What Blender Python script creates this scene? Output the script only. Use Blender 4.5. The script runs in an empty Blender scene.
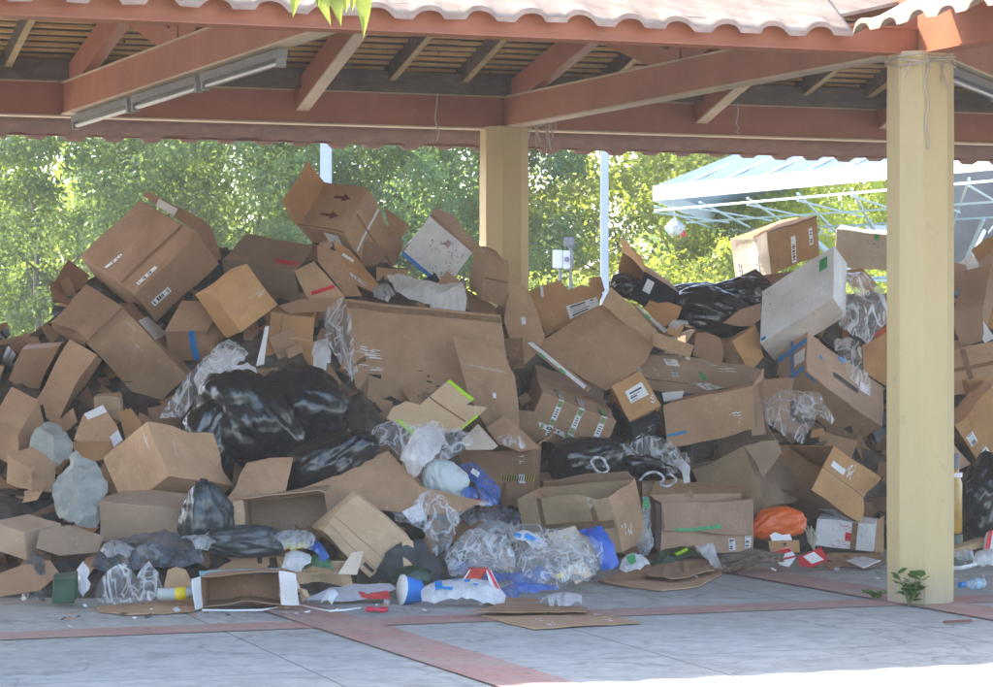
import bpy, bmesh, math, random
from mathutils import Vector, Matrix, noise
random.seed(7)
SC = bpy.context.scene
COL = SC.collection
R = math.radians

# ------------------------------------------------------------------ camera, sky, sun, exposure
F, CX, CY, EYE = 2550.0, 496.5, 343.5, 1.5          # focal length and centre in photo pixels, eye height
cam = bpy.data.cameras.new('camera')
cam.sensor_width = 36.0
cam.lens = F / 993.0 * 36.0
cam.clip_start = 0.2
cam.clip_end = 3000
camo = bpy.data.objects.new('camera', cam)
camo.location = (0, 0, EYE)
camo.rotation_euler = (R(90), 0, 0)
COL.objects.link(camo)
SC.camera = camo

SUN_EL = 45.0
U = Vector((math.cos(R(19.5)), math.sin(R(19.5)), 0))      # along the long wing of the pavilion
VV = Vector((-math.sin(R(22.5)), math.cos(R(22.5)), 0))    # across it, away from the viewer
toward = (Vector((-U.y, U.x, 0)) * 0.75 - U * 0.66).normalized()   # horizontal direction to the sun: behind, left
AZ = math.atan2(toward.x, toward.y)                        # clockwise from +Y
world = bpy.data.worlds.new('World')
SC.world = world
world.use_nodes = True
nt = world.node_tree
bg = nt.nodes['Background']
sky = nt.nodes.new('ShaderNodeTexSky')
sky.sky_type = 'NISHITA'
sky.sun_disc = False
sky.sun_elevation = R(SUN_EL)
sky.sun_rotation = AZ
sky.dust_density = 1.6
sky.ozone_density = 1.0
nt.links.new(sky.outputs[0], bg.inputs[0])
bg.inputs[1].default_value = 0.15
sl = bpy.data.lights.new('sun', 'SUN')
sl.energy = 2.3
sl.angle = R(0.5)
sl.color = (1.0, 0.93, 0.82)
so = bpy.data.objects.new('sun', sl)
d = Vector((toward.x * math.cos(R(SUN_EL)), toward.y * math.cos(R(SUN_EL)), math.sin(R(SUN_EL))))
so.rotation_euler = d.to_track_quat('Z', 'Y').to_euler()
so.location = d * 60
COL.objects.link(so)
SC.view_settings.view_transform = 'Standard'
SC.view_settings.look = 'None'
SC.view_settings.exposure = 2.6
SC.view_settings.gamma = 1.0
SC.view_settings.use_curve_mapping = False
SC.cycles.max_bounces = 8
SC.cycles.transparent_max_bounces = 16

# ------------------------------------------------------------------ helpers
def unp(px, py, Y):
    return Vector(((px - CX) / F * Y, Y, EYE - (py - CY) / F * Y))

def interp(x, pts):
    if x <= pts[0][0]: return pts[0][1]
    for (x0, y0), (x1, y1) in zip(pts, pts[1:]):
        if x <= x1: return y0 + (y1 - y0) * (x - x0) / (x1 - x0)
    return pts[-1][1]

def floorY(py):
    return EYE * F / max(py - CY, 20.0)

BASE = [(0, 604), (300, 602), (430, 594), (520, 577), (640, 562), (760, 560), (880, 554), (1000, 560)]
TOPY = [(0, 18.6), (300, 18.8), (500, 19.2), (620, 20.0), (800, 20.8), (1000, 21.3)]
TOPP = [(0, 210), (480, 210), (640, 260), (760, 240), (1000, 240)]
def pileY(px, py):
    """distance of the front face of the heap where the photo shows it at (px, py)"""
    b = interp(px, BASE); t = interp(px, TOPP)
    yb = floorY(b); yt = interp(px, TOPY)
    if py >= b: return floorY(py)
    return yb + (yt - yb) * (b - py) / (b - t)

def tag(o, label=None, cat=None, group=None, kind=None):
    if label: o['label'] = label
    if cat: o['category'] = cat
    if group: o['group'] = group
    if kind: o['kind'] = kind
    return o

def empty(name, loc, label=None, cat=None, group=None):
    o = bpy.data.objects.new(name, None)
    o.location = loc
    o.empty_display_size = 0.2
    COL.objects.link(o)
    return tag(o, label, cat, group)

def link(name, bm, mats, parent=None, mw=None, smooth=False):
    me = bpy.data.meshes.new(name)
    bm.to_mesh(me); bm.free()
    if not isinstance(mats, (list, tuple)): mats = [mats]
    for m in mats: me.materials.append(m)
    if smooth:
        for p in me.polygons: p.use_smooth = True
    o = bpy.data.objects.new(name, me)
    COL.objects.link(o)
    if mw is not None: o.matrix_world = mw
    if parent is not None:
        o.parent = parent
        if mw is not None and parent is not None:
            # both given: mw is relative to the world
            o.matrix_parent_inverse = Matrix.Identity(4)
            o.matrix_basis = PW(parent).inverted() @ mw
    return o

def PW(o):
    m = o.matrix_basis.copy()
    p = o.parent
    while p is not None:
        m = p.matrix_basis @ m
        p = p.parent
    return m

def finish_part(name, bm, mats, parent, smooth=False):
    """bm is in WORLD coordinates; the part gets the parent's frame"""
    inv = PW(parent).inverted()
    bm.transform(inv)
    return link(name, bm, mats, parent, None, smooth)

def box_pts(bm, pts, mi=0):
    vs = [bm.verts.new(p) for p in pts]
    for f in ((0, 3, 2, 1), (4, 5, 6, 7), (0, 1, 5, 4), (1, 2, 6, 5), (2, 3, 7, 6), (3, 0, 4, 7)):
        fa = bm.faces.new([vs[i] for i in f]); fa.material_index = mi
    return vs

def beam(bm, p, q, w, h, up=Vector((0, 0, 1)), mi=0):
    p = Vector(p); q = Vector(q)
    d = (q - p).normalized()
    side = d.cross(up)
    if side.length < 1e-4: side = d.cross(Vector((1, 0, 0)))
    side.normalize()
    u2 = side.cross(d).normalized()
    a = side * w / 2; b = u2 * h / 2
    return box_pts(bm, [p - a - b, p + a - b, p + a + b, p - a + b, q - a - b, q + a - b, q + a + b, q - a + b], mi)

def tube(bm, pts, r, seg=6, caps=True, mi=0):
    pts = [Vector(p) for p in pts]
    rings = []
    prev = None
    for i, p in enumerate(pts):
        d = (pts[min(i + 1, len(pts) - 1)] - pts[max(i - 1, 0)]).normalized()
        ref = prev if prev is not None else (Vector((0, 0, 1)) if abs(d.z) < 0.9 else Vector((1, 0, 0)))
        s = d.cross(ref)
        if s.length < 1e-5: s = d.cross(Vector((0.3, 1, 0.2)))
        s.normalize(); t = s.cross(d).normalized(); prev = t
        rr = r[i] if isinstance(r, (list, tuple)) else r
        rings.append([bm.verts.new(p + (s * math.cos(2 * math.pi * k / seg) + t * math.sin(2 * math.pi * k / seg)) * rr) for k in range(seg)])
    for a, b in zip(rings, rings[1:]):
        for k in range(seg):
            f = bm.faces.new((a[k], a[(k + 1) % seg], b[(k + 1) % seg], b[k])); f.material_index = mi
    if caps:
        bm.faces.new(rings[0][::-1]).material_index = mi
        bm.faces.new(rings[-1]).material_index = mi

def nz(p, s=1.0, o=0.0):
    return noise.noise(Vector((p[0] * s + o, p[1] * s + o * 0.7, p[2] * s - o * 0.3)))

# ------------------------------------------------------------------ materials
def new_mat(name):
    m = bpy.data.materials.new(name)
    m.use_nodes = True
    n = m.node_tree
    return m, n, n.nodes['Principled BSDF'], n.nodes['Material Output']

def N(n, t, **kw):
    x = n.nodes.new(t)
    for k, v in kw.items(): setattr(x, k, v)
    return x

def mix_col(n, fac, a, b, blend='MIX'):
    x = N(n, 'ShaderNodeMix', data_type='RGBA', blend_type=blend)
    for s, v in ((0, fac), (6, a), (7, b)):
        if hasattr(v, 'is_linked') or hasattr(v, 'links'): n.links.new(v, x.inputs[s])
        elif s == 0: x.inputs[0].default_value = v
        else: x.inputs[s].default_value = (*v, 1) if len(v) == 3 else v
    return x.outputs[2]

def ramp(n, src, p0, p1, c0=(0, 0, 0, 1), c1=(1, 1, 1, 1)):
    r = N(n, 'ShaderNodeValToRGB')
    r.color_ramp.elements[0].position = p0; r.color_ramp.elements[0].color = c0
    r.color_ramp.elements[1].position = p1; r.color_ramp.elements[1].color = c1
    n.links.new(src, r.inputs[0])
    return r.outputs[0]

def noise_tex(n, scale, detail=4, rough=0.55, coord='Object', vec=None, dist=0.0):
    t = N(n, 'ShaderNodeTexNoise')
    t.inputs['Scale'].default_value = scale
    t.inputs['Detail'].default_value = detail
    t.inputs['Roughness'].default_value = rough
    t.inputs['Distortion'].default_value = dist
    if vec is None:
        tc = N(n, 'ShaderNodeTexCoord'); vec = tc.outputs[coord]
    n.links.new(vec, t.inputs['Vector'])
    return t.outputs[0]

def bump(n, bs, h, strength, dist=0.01):
    b = N(n, 'ShaderNodeBump')
    b.inputs['Strength'].default_value = strength
    b.inputs['Distance'].default_value = dist
    n.links.new(h, b.inputs['Height'])
    n.links.new(b.outputs[0], bs.inputs['Normal'])
    return b

def plain(name, col, rough=0.6, var=0.12, scale=6.0, metal=0.0, bmp=0.0, coat=0.0):
    m, n, bs, out = new_mat(name)
    f = noise_tex(n, scale)
    dk = tuple(c * (1 - var) for c in col); lt = tuple(min(1, c * (1 + var)) for c in col)
    c = mix_col(n, ramp(n, f, 0.3, 0.7), dk, lt)
    n.links.new(c, bs.inputs['Base Color'])
    bs.inputs['Roughness'].default_value = rough
    bs.inputs['Metallic'].default_value = metal
    if bmp: bump(n, bs, noise_tex(n, scale * 6), bmp)
    if coat: bs.inputs['Coat Weight'].default_value = coat
    return m

def cardboard(name, col, spread=0.18, stain=0.65):
    m, n, bs, out = new_mat(name)
    tc = N(n, 'ShaderNodeTexCoord'); oi = N(n, 'ShaderNodeObjectInfo')
    vec = N(n, 'ShaderNodeVectorMath', operation='ADD')
    n.links.new(tc.outputs['Object'], vec.inputs[0])
    sc = N(n, 'ShaderNodeVectorMath', operation='SCALE'); sc.inputs[3].default_value = 37.0
    cmb = N(n, 'ShaderNodeCombineXYZ')
    for k in range(3): n.links.new(oi.outputs['Random'], cmb.inputs[k])
    n.links.new(cmb.outputs[0], sc.inputs[0]); n.links.new(sc.outputs[0], vec.inputs[1])
    big = noise_tex(n, 3.2, 5, 0.6, vec=vec.outputs[0])
    fine = noise_tex(n, 90, 3, 0.6, vec=vec.outputs[0])
    dk = tuple(c * f for c, f in zip(col, (0.74, 0.70, 0.66)))
    lt = tuple(min(1, c * 1.13) for c in col)
    c1 = mix_col(n, ramp(n, big, 0.32, 0.66), dk, lt)
    c2 = mix_col(n, ramp(n, fine, 0.35, 0.7), c1, tuple(c * 0.86 for c in col)); 
    # damp marks and scuffs
    st = noise_tex(n, 1.7, 6, 0.7, vec=vec.outputs[0], dist=0.6)
    c3 = mix_col(n, ramp(n, st, 0.56, 0.70, (0, 0, 0, 1), (stain, stain, stain, 1)), c2, tuple(c * 0.55 for c in col))
    sf = noise_tex(n, 14, 2, 0.5, vec=vec.outputs[0], dist=2.0)
    c4 = mix_col(n, ramp(n, sf, 0.66, 0.74, (0, 0, 0, 1), (0.35, 0.35, 0.35, 1)), c3, tuple(min(1, c * 1.35 + 0.05) for c in col))
    # each carton a shade of its own
    hsv = N(n, 'ShaderNodeHueSaturation')
    mr = N(n, 'ShaderNodeMapRange'); mr.inputs[3].default_value = 1 - spread; mr.inputs[4].default_value = 1 + spread
    n.links.new(oi.outputs['Random'], mr.inputs[0]); n.links.new(mr.outputs[0], hsv.inputs['Value'])
    n.links.new(c4, hsv.inputs['Color'])
    n.links.new(hsv.outputs[0], bs.inputs['Base Color'])
    bs.inputs['Roughness'].default_value = 0.78
    bs.inputs['Specular IOR Level'].default_value = 0.3
    # flutes of the corrugated board
    w = N(n, 'ShaderNodeTexWave'); w.inputs['Scale'].default_value = 42; w.inputs['Distortion'].default_value = 0.6
    w.bands_direction = 'Y'
    n.links.new(tc.outputs['Object'], w.inputs['Vector'])
    ad = N(n, 'ShaderNodeMath', operation='MULTIPLY_ADD'); ad.inputs[1].default_value = 0.35
    n.links.new(w.outputs[1], ad.inputs[0]); n.links.new(big, ad.inputs[2])
    bump(n, bs, ad.outputs[0], 0.22, 0.012)
    return m

KRAFT = cardboard('cardboard_brown', (0.50, 0.315, 0.19))
KRAFTD = cardboard('cardboard_dark_brown', (0.40, 0.24, 0.145))
KRAFTL = cardboard('cardboard_light_brown', (0.56, 0.395, 0.25))
KRAFTO = cardboard('cardboard_orange_brown', (0.53, 0.295, 0.135))
KRAFTP = cardboard('cardboard_pinkish', (0.49, 0.32, 0.225))
KRAFTG = cardboard('cardboard_grey_brown', (0.42, 0.30, 0.215))
WHITEC = cardboard('cardboard_white', (0.84, 0.85, 0.89), 0.03, 0.12)
BEIGEC = cardboard('cardboard_beige', (0.64, 0.54, 0.43), 0.06, 0.3)
BLACKC = cardboard('cardboard_black', (0.022, 0.022, 0.026), 0.1, 0.2)
INK = plain('dark_ink', (0.03, 0.03, 0.035), 0.6)
REDINK = plain('red_ink', (0.55, 0.03, 0.04), 0.5)
MAROON = plain('maroon_ink', (0.16, 0.03, 0.025), 0.6)
BLUEINK = plain('blue_ink', (0.03, 0.20, 0.62), 0.45)
PAPER = plain('white_paper', (0.80, 0.80, 0.82), 0.55, 0.05)
GREYPAPER = plain('grey_paper', (0.50, 0.50, 0.56), 0.5, 0.15, 20)
WTAPE = plain('white_tape', (0.74, 0.75, 0.77), 0.3, 0.08, 30)
RTAPE = plain('red_tape', (0.62, 0.035, 0.05), 0.3, 0.35, 40)
BTAPE = plain('blue_tape', (0.02, 0.24, 0.62), 0.3, 0.2, 40)
GTAPE = plain('green_tape', (0.06, 0.36, 0.13), 0.35, 0.3, 30)
OLIVE = plain('olive_green_print', (0.22, 0.28, 0.12), 0.4, 0.15, 30)
LIME = plain('lime_print', (0.42, 0.72, 0.02), 0.5, 0.06)
YELLOW = plain('yellow_plastic', (0.80, 0.62, 0.02), 0.4, 0.08)
BRTAPE = plain('brown_tape', (0.25, 0.15, 0.085), 0.22, 0.15, 25, coat=0.3)
GREYWRAP = plain('grey_marks', (0.38, 0.37, 0.39), 0.5, 0.3, 30)

def film(name, col, amin, amax, rough=0.16, scale=9.0, translucent=0.35, lo=0.42, hi=0.62):
    """thin plastic film: clear to milky, with highlight lines painted along its creases"""
    m, n, bs, out = new_mat(name)
    tc = N(n, 'ShaderNodeTexCoord'); oi = N(n, 'ShaderNodeObjectInfo')
    mp = N(n, 'ShaderNodeMapping'); mp.inputs['Scale'].default_value = (1.0, 1.0, 0.30)
    cmb = N(n, 'ShaderNodeCombineXYZ')
    mu = N(n, 'ShaderNodeMath', operation='MULTIPLY'); mu.inputs[1].default_value = 6.28
    n.links.new(oi.outputs['Random'], mu.inputs[0])
    n.links.new(mu.outputs[0], cmb.inputs[1]); n.links.new(cmb.outputs[0], mp.inputs['Rotation'])
    n.links.new(tc.outputs['Object'], mp.inputs[0])
    f = noise_tex(n, scale * 1.6, 6, 0.72, vec=mp.outputs[0], dist=0.5)
    fac = ramp(n, f, lo, hi, (amin, amin, amin, 1), (amax, amax, amax, 1))
    # thin white lines: crease highlights painted into the opacity
    prev = fac
    for sc_, wd in ((scale * 0.55, 0.030), (scale * 1.3, 0.045)):
        g = noise_tex(n, sc_, 2, 0.5, vec=mp.outputs[0], dist=0.8)
        ab = N(n, 'ShaderNodeMath', operation='SUBTRACT'); ab.inputs[1].default_value = 0.5; n.links.new(g, ab.inputs[0])
        ab2 = N(n, 'ShaderNodeMath', operation='ABSOLUTE'); n.links.new(ab.outputs[0], ab2.inputs[0])
        ln = ramp(n, ab2.outputs[0], 0.0, wd, (amax, amax, amax, 1), (0, 0, 0, 1))
        m_ = N(n, 'ShaderNodeMath', operation='MAXIMUM'); n.links.new(prev, m_.inputs[0]); n.links.new(ln, m_.inputs[1]); prev = m_.outputs[0]
    fac = prev
    lw = N(n, 'ShaderNodeLayerWeight'); lw.inputs[0].default_value = 0.25
    mx = N(n, 'ShaderNodeMath', operation='MAXIMUM')
    n.links.new(fac, mx.inputs[0]); n.links.new(lw.outputs['Facing'], mx.inputs[1])
    tr = N(n, 'ShaderNodeBsdfTransparent')
    bs.inputs['Base Color'].default_value = (*col, 1)
    bs.inputs['Roughness'].default_value = rough
    bs.inputs['Specular IOR Level'].default_value = 1.0
    tl = N(n, 'ShaderNodeBsdfTranslucent'); tl.inputs[0].default_value = (*col, 1)
    m1 = N(n, 'ShaderNodeMixShader'); m1.inputs[0].default_value = translucent
    n.links.new(bs.outputs[0], m1.inputs[1]); n.links.new(tl.outputs[0], m1.inputs[2])
    m2 = N(n, 'ShaderNodeMixShader')
    n.links.new(mx.outputs[0], m2.inputs[0]); n.links.new(tr.outputs[0], m2.inputs[1]); n.links.new(m1.outputs[0], m2.inputs[2])
    n.links.new(m2.outputs[0], out.inputs[0])
    bump(n, bs, noise_tex(n, scale * 2.2, 3, 0.5, vec=mp.outputs[0], dist=0.4), 0.35, 0.03)
    return m

CLEAR = film('clear_film', (0.90, 0.93, 0.97), 0.16, 0.78, 0.10, 7.0, 0.4, 0.50, 0.78)
MILKY = film('milky_film', (0.82, 0.84, 0.88), 0.72, 0.97, 0.3, 5.0)
GREYF = film('grey_film', (0.50, 0.53, 0.56), 0.35, 0.85, 0.2)
BLUEF = film('blue_film', (0.06, 0.18, 0.62), 0.45, 0.95, 0.25)
DARKF = film('smoky_film', (0.10, 0.11, 0.13), 0.6, 0.95, 0.2)

def bagmat(name, col, rough=0.28, scale=5.0, strength=0.35):
    m, n, bs, out = new_mat(name)
    bs.inputs['Base Color'].default_value = (*col, 1)
    f = noise_tex(n, scale, 3, 0.5)
    r = ramp(n, f, 0.3, 0.7, (rough * 0.7,) * 3 + (1,), (min(1, rough * 1.5),) * 3 + (1,))
    n.links.new(r, bs.inputs['Roughness'])
    bs.inputs['Specular IOR Level'].default_value = 0.75
    tc = N(n, 'ShaderNodeTexCoord'); oi = N(n, 'ShaderNodeObjectInfo')
    mp = N(n, 'ShaderNodeMapping'); mp.inputs['Scale'].default_value = (1.0, 1.0, 0.28)
    cmb = N(n, 'ShaderNodeCombineXYZ')
    mu = N(n, 'ShaderNodeMath', operation='MULTIPLY_ADD'); mu.inputs[1].default_value = 2.0; mu.inputs[2].default_value = 0.4
    n.links.new(oi.outputs['Random'], mu.inputs[0]); n.links.new(mu.outputs[0], cmb.inputs[1]); n.links.new(cmb.outputs[0], mp.inputs['Rotation'])
    n.links.new(tc.outputs['Object'], mp.inputs[0])
    h = noise_tex(n, scale * 1.5, 2, 0.4, vec=mp.outputs[0], dist=0.3)
    bump(n, bs, h, strength, 0.06)
    return m
BLACKBAG = bagmat('black_bag_plastic', (0.012, 0.013, 0.015), 0.22)
DARKBAG = bagmat('dark_grey_bag_plastic', (0.035, 0.042, 0.046), 0.32)
ORANGEBAG = bagmat('orange_bag_plastic', (0.80, 0.13, 0.012), 0.35)
WHITEBAG = bagmat('white_bag_plastic', (0.48, 0.54, 0.56), 0.4)
SACK = bagmat('woven_white_sack', (0.23, 0.24, 0.225), 0.75, 3.0, 0.15)
CLOTH = bagmat('dark_cloth', (0.03, 0.033, 0.038), 0.75, 6, 0.5)
BLUECLOTH = bagmat('blue_plastic_sheet', (0.03, 0.12, 0.52), 0.4)
# ------------------------------------------------------------------ ground
P0 = Vector((2.46, 14.8, 0))
P1 = Vector((0.06, 20.1, 0))
def W(s, t, z=0.0):
    p = P0 + U * s + VV * t
    return Vector((p.x, p.y, z))

def concrete(name, base, warm=0.0):
    m, n, bs, out = new_mat(name)
    tc = N(n, 'ShaderNodeTexCoord')
    v = tc.outputs['Object']
    a = noise_tex(n, 0.9, 7, 0.65, vec=v); b = noise_tex(n, 7, 6, 0.7, vec=v, dist=0.5)
    mp = N(n, 'ShaderNodeMapping'); mp.inputs['Rotation'].default_value = (0, 0, R(-19.5)); mp.inputs['Scale'].default_value = (0.5, 3.0, 1)
    n.links.new(v, mp.inputs[0])
    st = noise_tex(n, 2.2, 6, 0.7, vec=mp.outputs[0])
    c = mix_col(n, ramp(n, a, 0.3, 0.7), tuple(x * 0.80 for x in base), tuple(x * 1.12 for x in base))
    c = mix_col(n, ramp(n, b, 0.42, 0.68, (0, 0, 0, 1), (0.75, 0.75, 0.75, 1)), c, tuple(x * 0.55 for x in base))
    c = mix_col(n, ramp(n, st, 0.58, 0.70, (0, 0, 0, 1), (0.75, 0.75, 0.75, 1)), c, tuple(x * 0.5 for x in base))
    jn = N(n, 'ShaderNodeTexBrick'); jn.offset = 0.0
    jn.inputs['Scale'].default_value = 1.0; jn.inputs['Brick Width'].default_value = 1.75; jn.inputs['Row Height'].default_value = 1.93
    jn.inputs['Mortar Size'].default_value = 0.006; jn.inputs['Mortar Smooth'].default_value = 0.3
    mq = N(n, 'ShaderNodeMapping'); mq.inputs['Rotation'].default_value = (0, 0, R(-19.5)); mq.inputs['Location'].default_value = (0.4, 0.3, 0)
    n.links.new(v, mq.inputs[0]); n.links.new(mq.outputs[0], jn.inputs['Vector'])
    c = mix_col(n, jn.outputs[1], c, tuple(x * 0.35 for x in base))
    vor = N(n, 'ShaderNodeTexVoronoi', feature='DISTANCE_TO_EDGE'); vor.inputs['Scale'].default_value = 0.55
    wv = N(n, 'ShaderNodeVectorMath', operation='ADD'); n.links.new(v, wv.inputs[0])
    wn = N(n, 'ShaderNodeTexNoise'); wn.inputs['Scale'].default_value = 1.8; wn.inputs['Detail'].default_value = 5; n.links.new(v, wn.inputs['Vector'])
    n.links.new(wn.outputs[1], wv.inputs[1]); n.links.new(wv.outputs[0], vor.inputs['Vector'])
    c = mix_col(n, ramp(n, vor.outputs[0], 0.0, 0.010, (0.6, 0.6, 0.6, 1), (0, 0, 0, 1)), c, tuple(x * 0.4 for x in base))
    sp = noise_tex(n, 38, 3, 0.6, vec=v)
    c = mix_col(n, ramp(n, sp, 0.62, 0.70, (0, 0, 0, 1), (0.6, 0.6, 0.6, 1)), c, tuple(min(1, x * 1.25) for x in base))
    n.links.new(c, bs.inputs['Base Color'])
    bs.inputs['Roughness'].default_value = 0.8
    bump(n, bs, b, 0.35, 0.02)
    return m
CONC = concrete('worn_concrete', (0.41, 0.405, 0.38))
DIRT = concrete('dry_earth', (0.30, 0.25, 0.17))

def brickmat():
    m, n, bs, out = new_mat('red_paving_brick')
    tc = N(n, 'ShaderNodeTexCoord')
    br = N(n, 'ShaderNodeTexBrick')
    br.inputs['Scale'].default_value = 1.0
    br.inputs['Brick Width'].default_value = 0.21; br.inputs['Row Height'].default_value = 0.12
    br.inputs['Mortar Size'].default_value = 0.006
    br.inputs['Color1'].default_value = (0.37, 0.18, 0.15, 1); br.inputs['Color2'].default_value = (0.42, 0.22, 0.18, 1)
    br.inputs['Mortar'].default_value = (0.30, 0.25, 0.22, 1)
    n.links.new(tc.outputs['Object'], br.inputs['Vector'])
    f = noise_tex(n, 2.5, 7, 0.7)
    g = noise_tex(n, 16, 5, 0.7)
    c = mix_col(n, ramp(n, f, 0.42, 0.72, (0, 0, 0, 1), (0.75, 0.75, 0.75, 1)), br.outputs[0], (0.36, 0.31, 0.27))
    c = mix_col(n, ramp(n, g, 0.52, 0.68, (0, 0, 0, 1), (0.5, 0.5, 0.5, 1)), c, (0.16, 0.10, 0.085))
    n.links.new(c, bs.inputs['Base Color'])
    bs.inputs['Roughness'].default_value = 0.8
    bump(n, bs, br.outputs[1], -0.4, 0.01)
    return m
BRICK = brickmat()

def strip(bm, pts, z, nx=1):
    return bm.faces.new([bm.verts.new((p[0], p[1], z)) for p in pts])

bm = bmesh.new()
strip(bm, [(-220, -60), (220, -60), (220, 280), (-220, 280)], -0.03)
g = link('ground', bm, DIRT); g['kind'] = 'structure'
bm = bmesh.new()
pts = [W(-30, -26), W(22, -26), W(22, 9.5), W(-30, 9.5)]
strip(bm, pts, 0.0)
g = link('pavement', bm, CONC); g['kind'] = 'structure'

def band(s0, t0, s1, t1, w, z):
    """brick band from (s0,t0) to (s1,t1) on the pavement; its own frame runs along the band"""
    a = W(s0, t0); b = W(s1, t1)
    dv = (b - a).normalized(); nn = Vector((-dv.y, dv.x, 0))
    L = (b - a).length
    bm = bmesh.new()
    vs = [bm.verts.new(p) for p in ((0, -w / 2, 0), (L, -w / 2, 0), (L, w / 2, 0), (0, w / 2, 0))]
    bm.faces.new(vs)
    mw = Matrix.Translation((a.x, a.y, z)) @ Matrix(((dv.x, nn.x, 0, 0), (dv.y, nn.y, 0, 0), (0, 0, 1, 0), (0, 0, 0, 1)))
    o = link('brick_band', bm, BRICK, None, mw); o['kind'] = 'structure'
band(-28, 0.03, 20, 0.03, 0.36, 0.004)
band(-28, 5.8, 20, 5.8, 0.36, 0.004)
for s in (-10.5, -7.0, -3.5, 0.0, 3.5):
    band(s, -24, s, 9.3, 0.37, 0.008)

# ------------------------------------------------------------------ pavilion
def yellow_paint():
    m, n, bs, out = new_mat('yellow_painted_plaster')
    base = (0.56, 0.435, 0.225)
    tc = N(n, 'ShaderNodeTexCoord')
    mp = N(n, 'ShaderNodeMapping'); mp.inputs['Scale'].default_value = (5, 5, 0.8)
    n.links.new(tc.outputs['Object'], mp.inputs[0])
    a = noise_tex(n, 1.5, 6, 0.7, vec=mp.outputs[0])
    c = mix_col(n, ramp(n, a, 0.35, 0.65), tuple(x * 0.97 for x in base), tuple(min(1, x * 1.02) for x in base))
    sc = noise_tex(n, 9, 7, 0.8)
    c = mix_col(n, ramp(n, sc, 0.60, 0.68, (0, 0, 0, 1), (0.6, 0.6, 0.6, 1)), c, (0.40, 0.30, 0.17))
    sx = N(n, 'ShaderNodeSeparateXYZ'); n.links.new(tc.outputs['Object'], sx.inputs[0])
    ad = N(n, 'ShaderNodeMath', operation='MULTIPLY_ADD'); ad.inputs[1].default_value = 0.35
    n.links.new(a, ad.inputs[0]); n.links.new(sx.outputs[2], ad.inputs[2])
    gr = ramp(n, ad.outputs[0], 0.17, 0.42, (0.85, 0.85, 0.85, 1), (0, 0, 0, 1))
    c = mix_col(n, gr, c, (0.36, 0.32, 0.25))
    n.links.new(c, bs.inputs['Base Color']); bs.inputs['Roughness'].default_value = 0.7
    bump(n, bs, noise_tex(n, 60, 4, 0.6), 0.25, 0.01)
    return m
YPAINT = yellow_paint()

def painted_steel(name, base, dust=0.5):
    m, n, bs, out = new_mat(name)
    a = noise_tex(n, 2.0, 6, 0.65); b = noise_tex(n, 24, 5, 0.7)
    c = mix_col(n, ramp(n, a, 0.3, 0.7), tuple(x * 0.82 for x in base), tuple(min(1, x * 1.15) for x in base))
    c = mix_col(n, ramp(n, b, 0.60, 0.75, (0, 0, 0, 1), (dust, dust, dust, 1)), c, (0.42, 0.30, 0.22))
    n.links.new(c, bs.inputs['Base Color']); bs.inputs['Roughness'].default_value = 0.55
    bump(n, bs, a, 0.15, 0.02)
    return m
STEEL = painted_steel('red_brown_painted_steel', (0.38, 0.142, 0.072))
FASCIA = painted_steel('orange_brown_painted_steel', (0.40, 0.125, 0.05), 0.4)
FLANGE = painted_steel('lit_flange', (0.56, 0.43, 0.28), 0.3)  # paler than the web: light from below is put into its colour

def wood(name, c0, c1, axis_scale):
    m, n, bs, out = new_mat(name)
    tc = N(n, 'ShaderNodeTexCoord')
    mp = N(n, 'ShaderNodeMapping'); mp.inputs['Scale'].default_value = axis_scale
    n.links.new(tc.outputs['Object'], mp.inputs[0])
    a = noise_tex(n, 3.0, 6, 0.7, vec=mp.outputs[0], dist=0.4)
    c = mix_col(n, ramp(n, a, 0.28, 0.72), c0, c1)
    b = noise_tex(n, 1.3, 5, 0.7)
    c = mix_col(n, ramp(n, b, 0.5, 0.75, (0, 0, 0, 1), (0.6, 0.6, 0.6, 1)), c, tuple(x * 0.4 for x in c0))
    n.links.new(c, bs.inputs['Base Color']); bs.inputs['Roughness'].default_value = 0.7
    bump(n, bs, a, 0.3, 0.01)
    return m
SLAT = wood('pale_roof_battens', (0.58, 0.35, 0.13), (0.80, 0.55, 0.24), (0.4, 6, 6))
DARKW = wood('dark_weathered_rafters', (0.085, 0.065, 0.05), (0.20, 0.15, 0.105), (0.8, 5, 5))
TAILW = wood('pale_rafter_edge', (0.40, 0.29, 0.13), (0.55, 0.42, 0.22), (1, 6, 6))
def tilemat():
    m, n, bs, out = new_mat('weathered_roof_tile')
    tc = N(n, 'ShaderNodeTexCoord')
    mp = N(n, 'ShaderNodeMapping'); mp.inputs['Scale'].default_value = (0.35, 5, 5)
    n.links.new(tc.outputs['Object'], mp.inputs[0])
    a = noise_tex(n, 2.4, 7, 0.75, vec=mp.outputs[0]); b = noise_tex(n, 9, 6, 0.7)
    c = mix_col(n, ramp(n, a, 0.35, 0.66), (0.26, 0.17, 0.115), (0.42, 0.32, 0.235))
    c = mix_col(n, ramp(n, b, 0.56, 0.72, (0, 0, 0, 1), (0.6, 0.6, 0.6, 1)), c, (0.22, 0.12, 0.08))
    n.links.new(c, bs.inputs['Base Color']); bs.inputs['Roughness'].default_value = 0.75
    bump(n, bs, a, 0.3, 0.02)
    return m
TILE = tilemat()
TERRA = plain('terracotta_edge', (0.40, 0.26, 0.19), 0.75, 0.25, 9)
TERRA_SHADE = plain('shaded_terracotta', (0.13, 0.062, 0.042), 0.8, 0.25, 9)  # rear eave tiles: the shade on their underside is put into the colour

PAV = empty('pavilion', W(0, 0), 'yellow pillared pavilion with brown steel trusses and a scalloped tile roof', 'pavilion')

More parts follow.
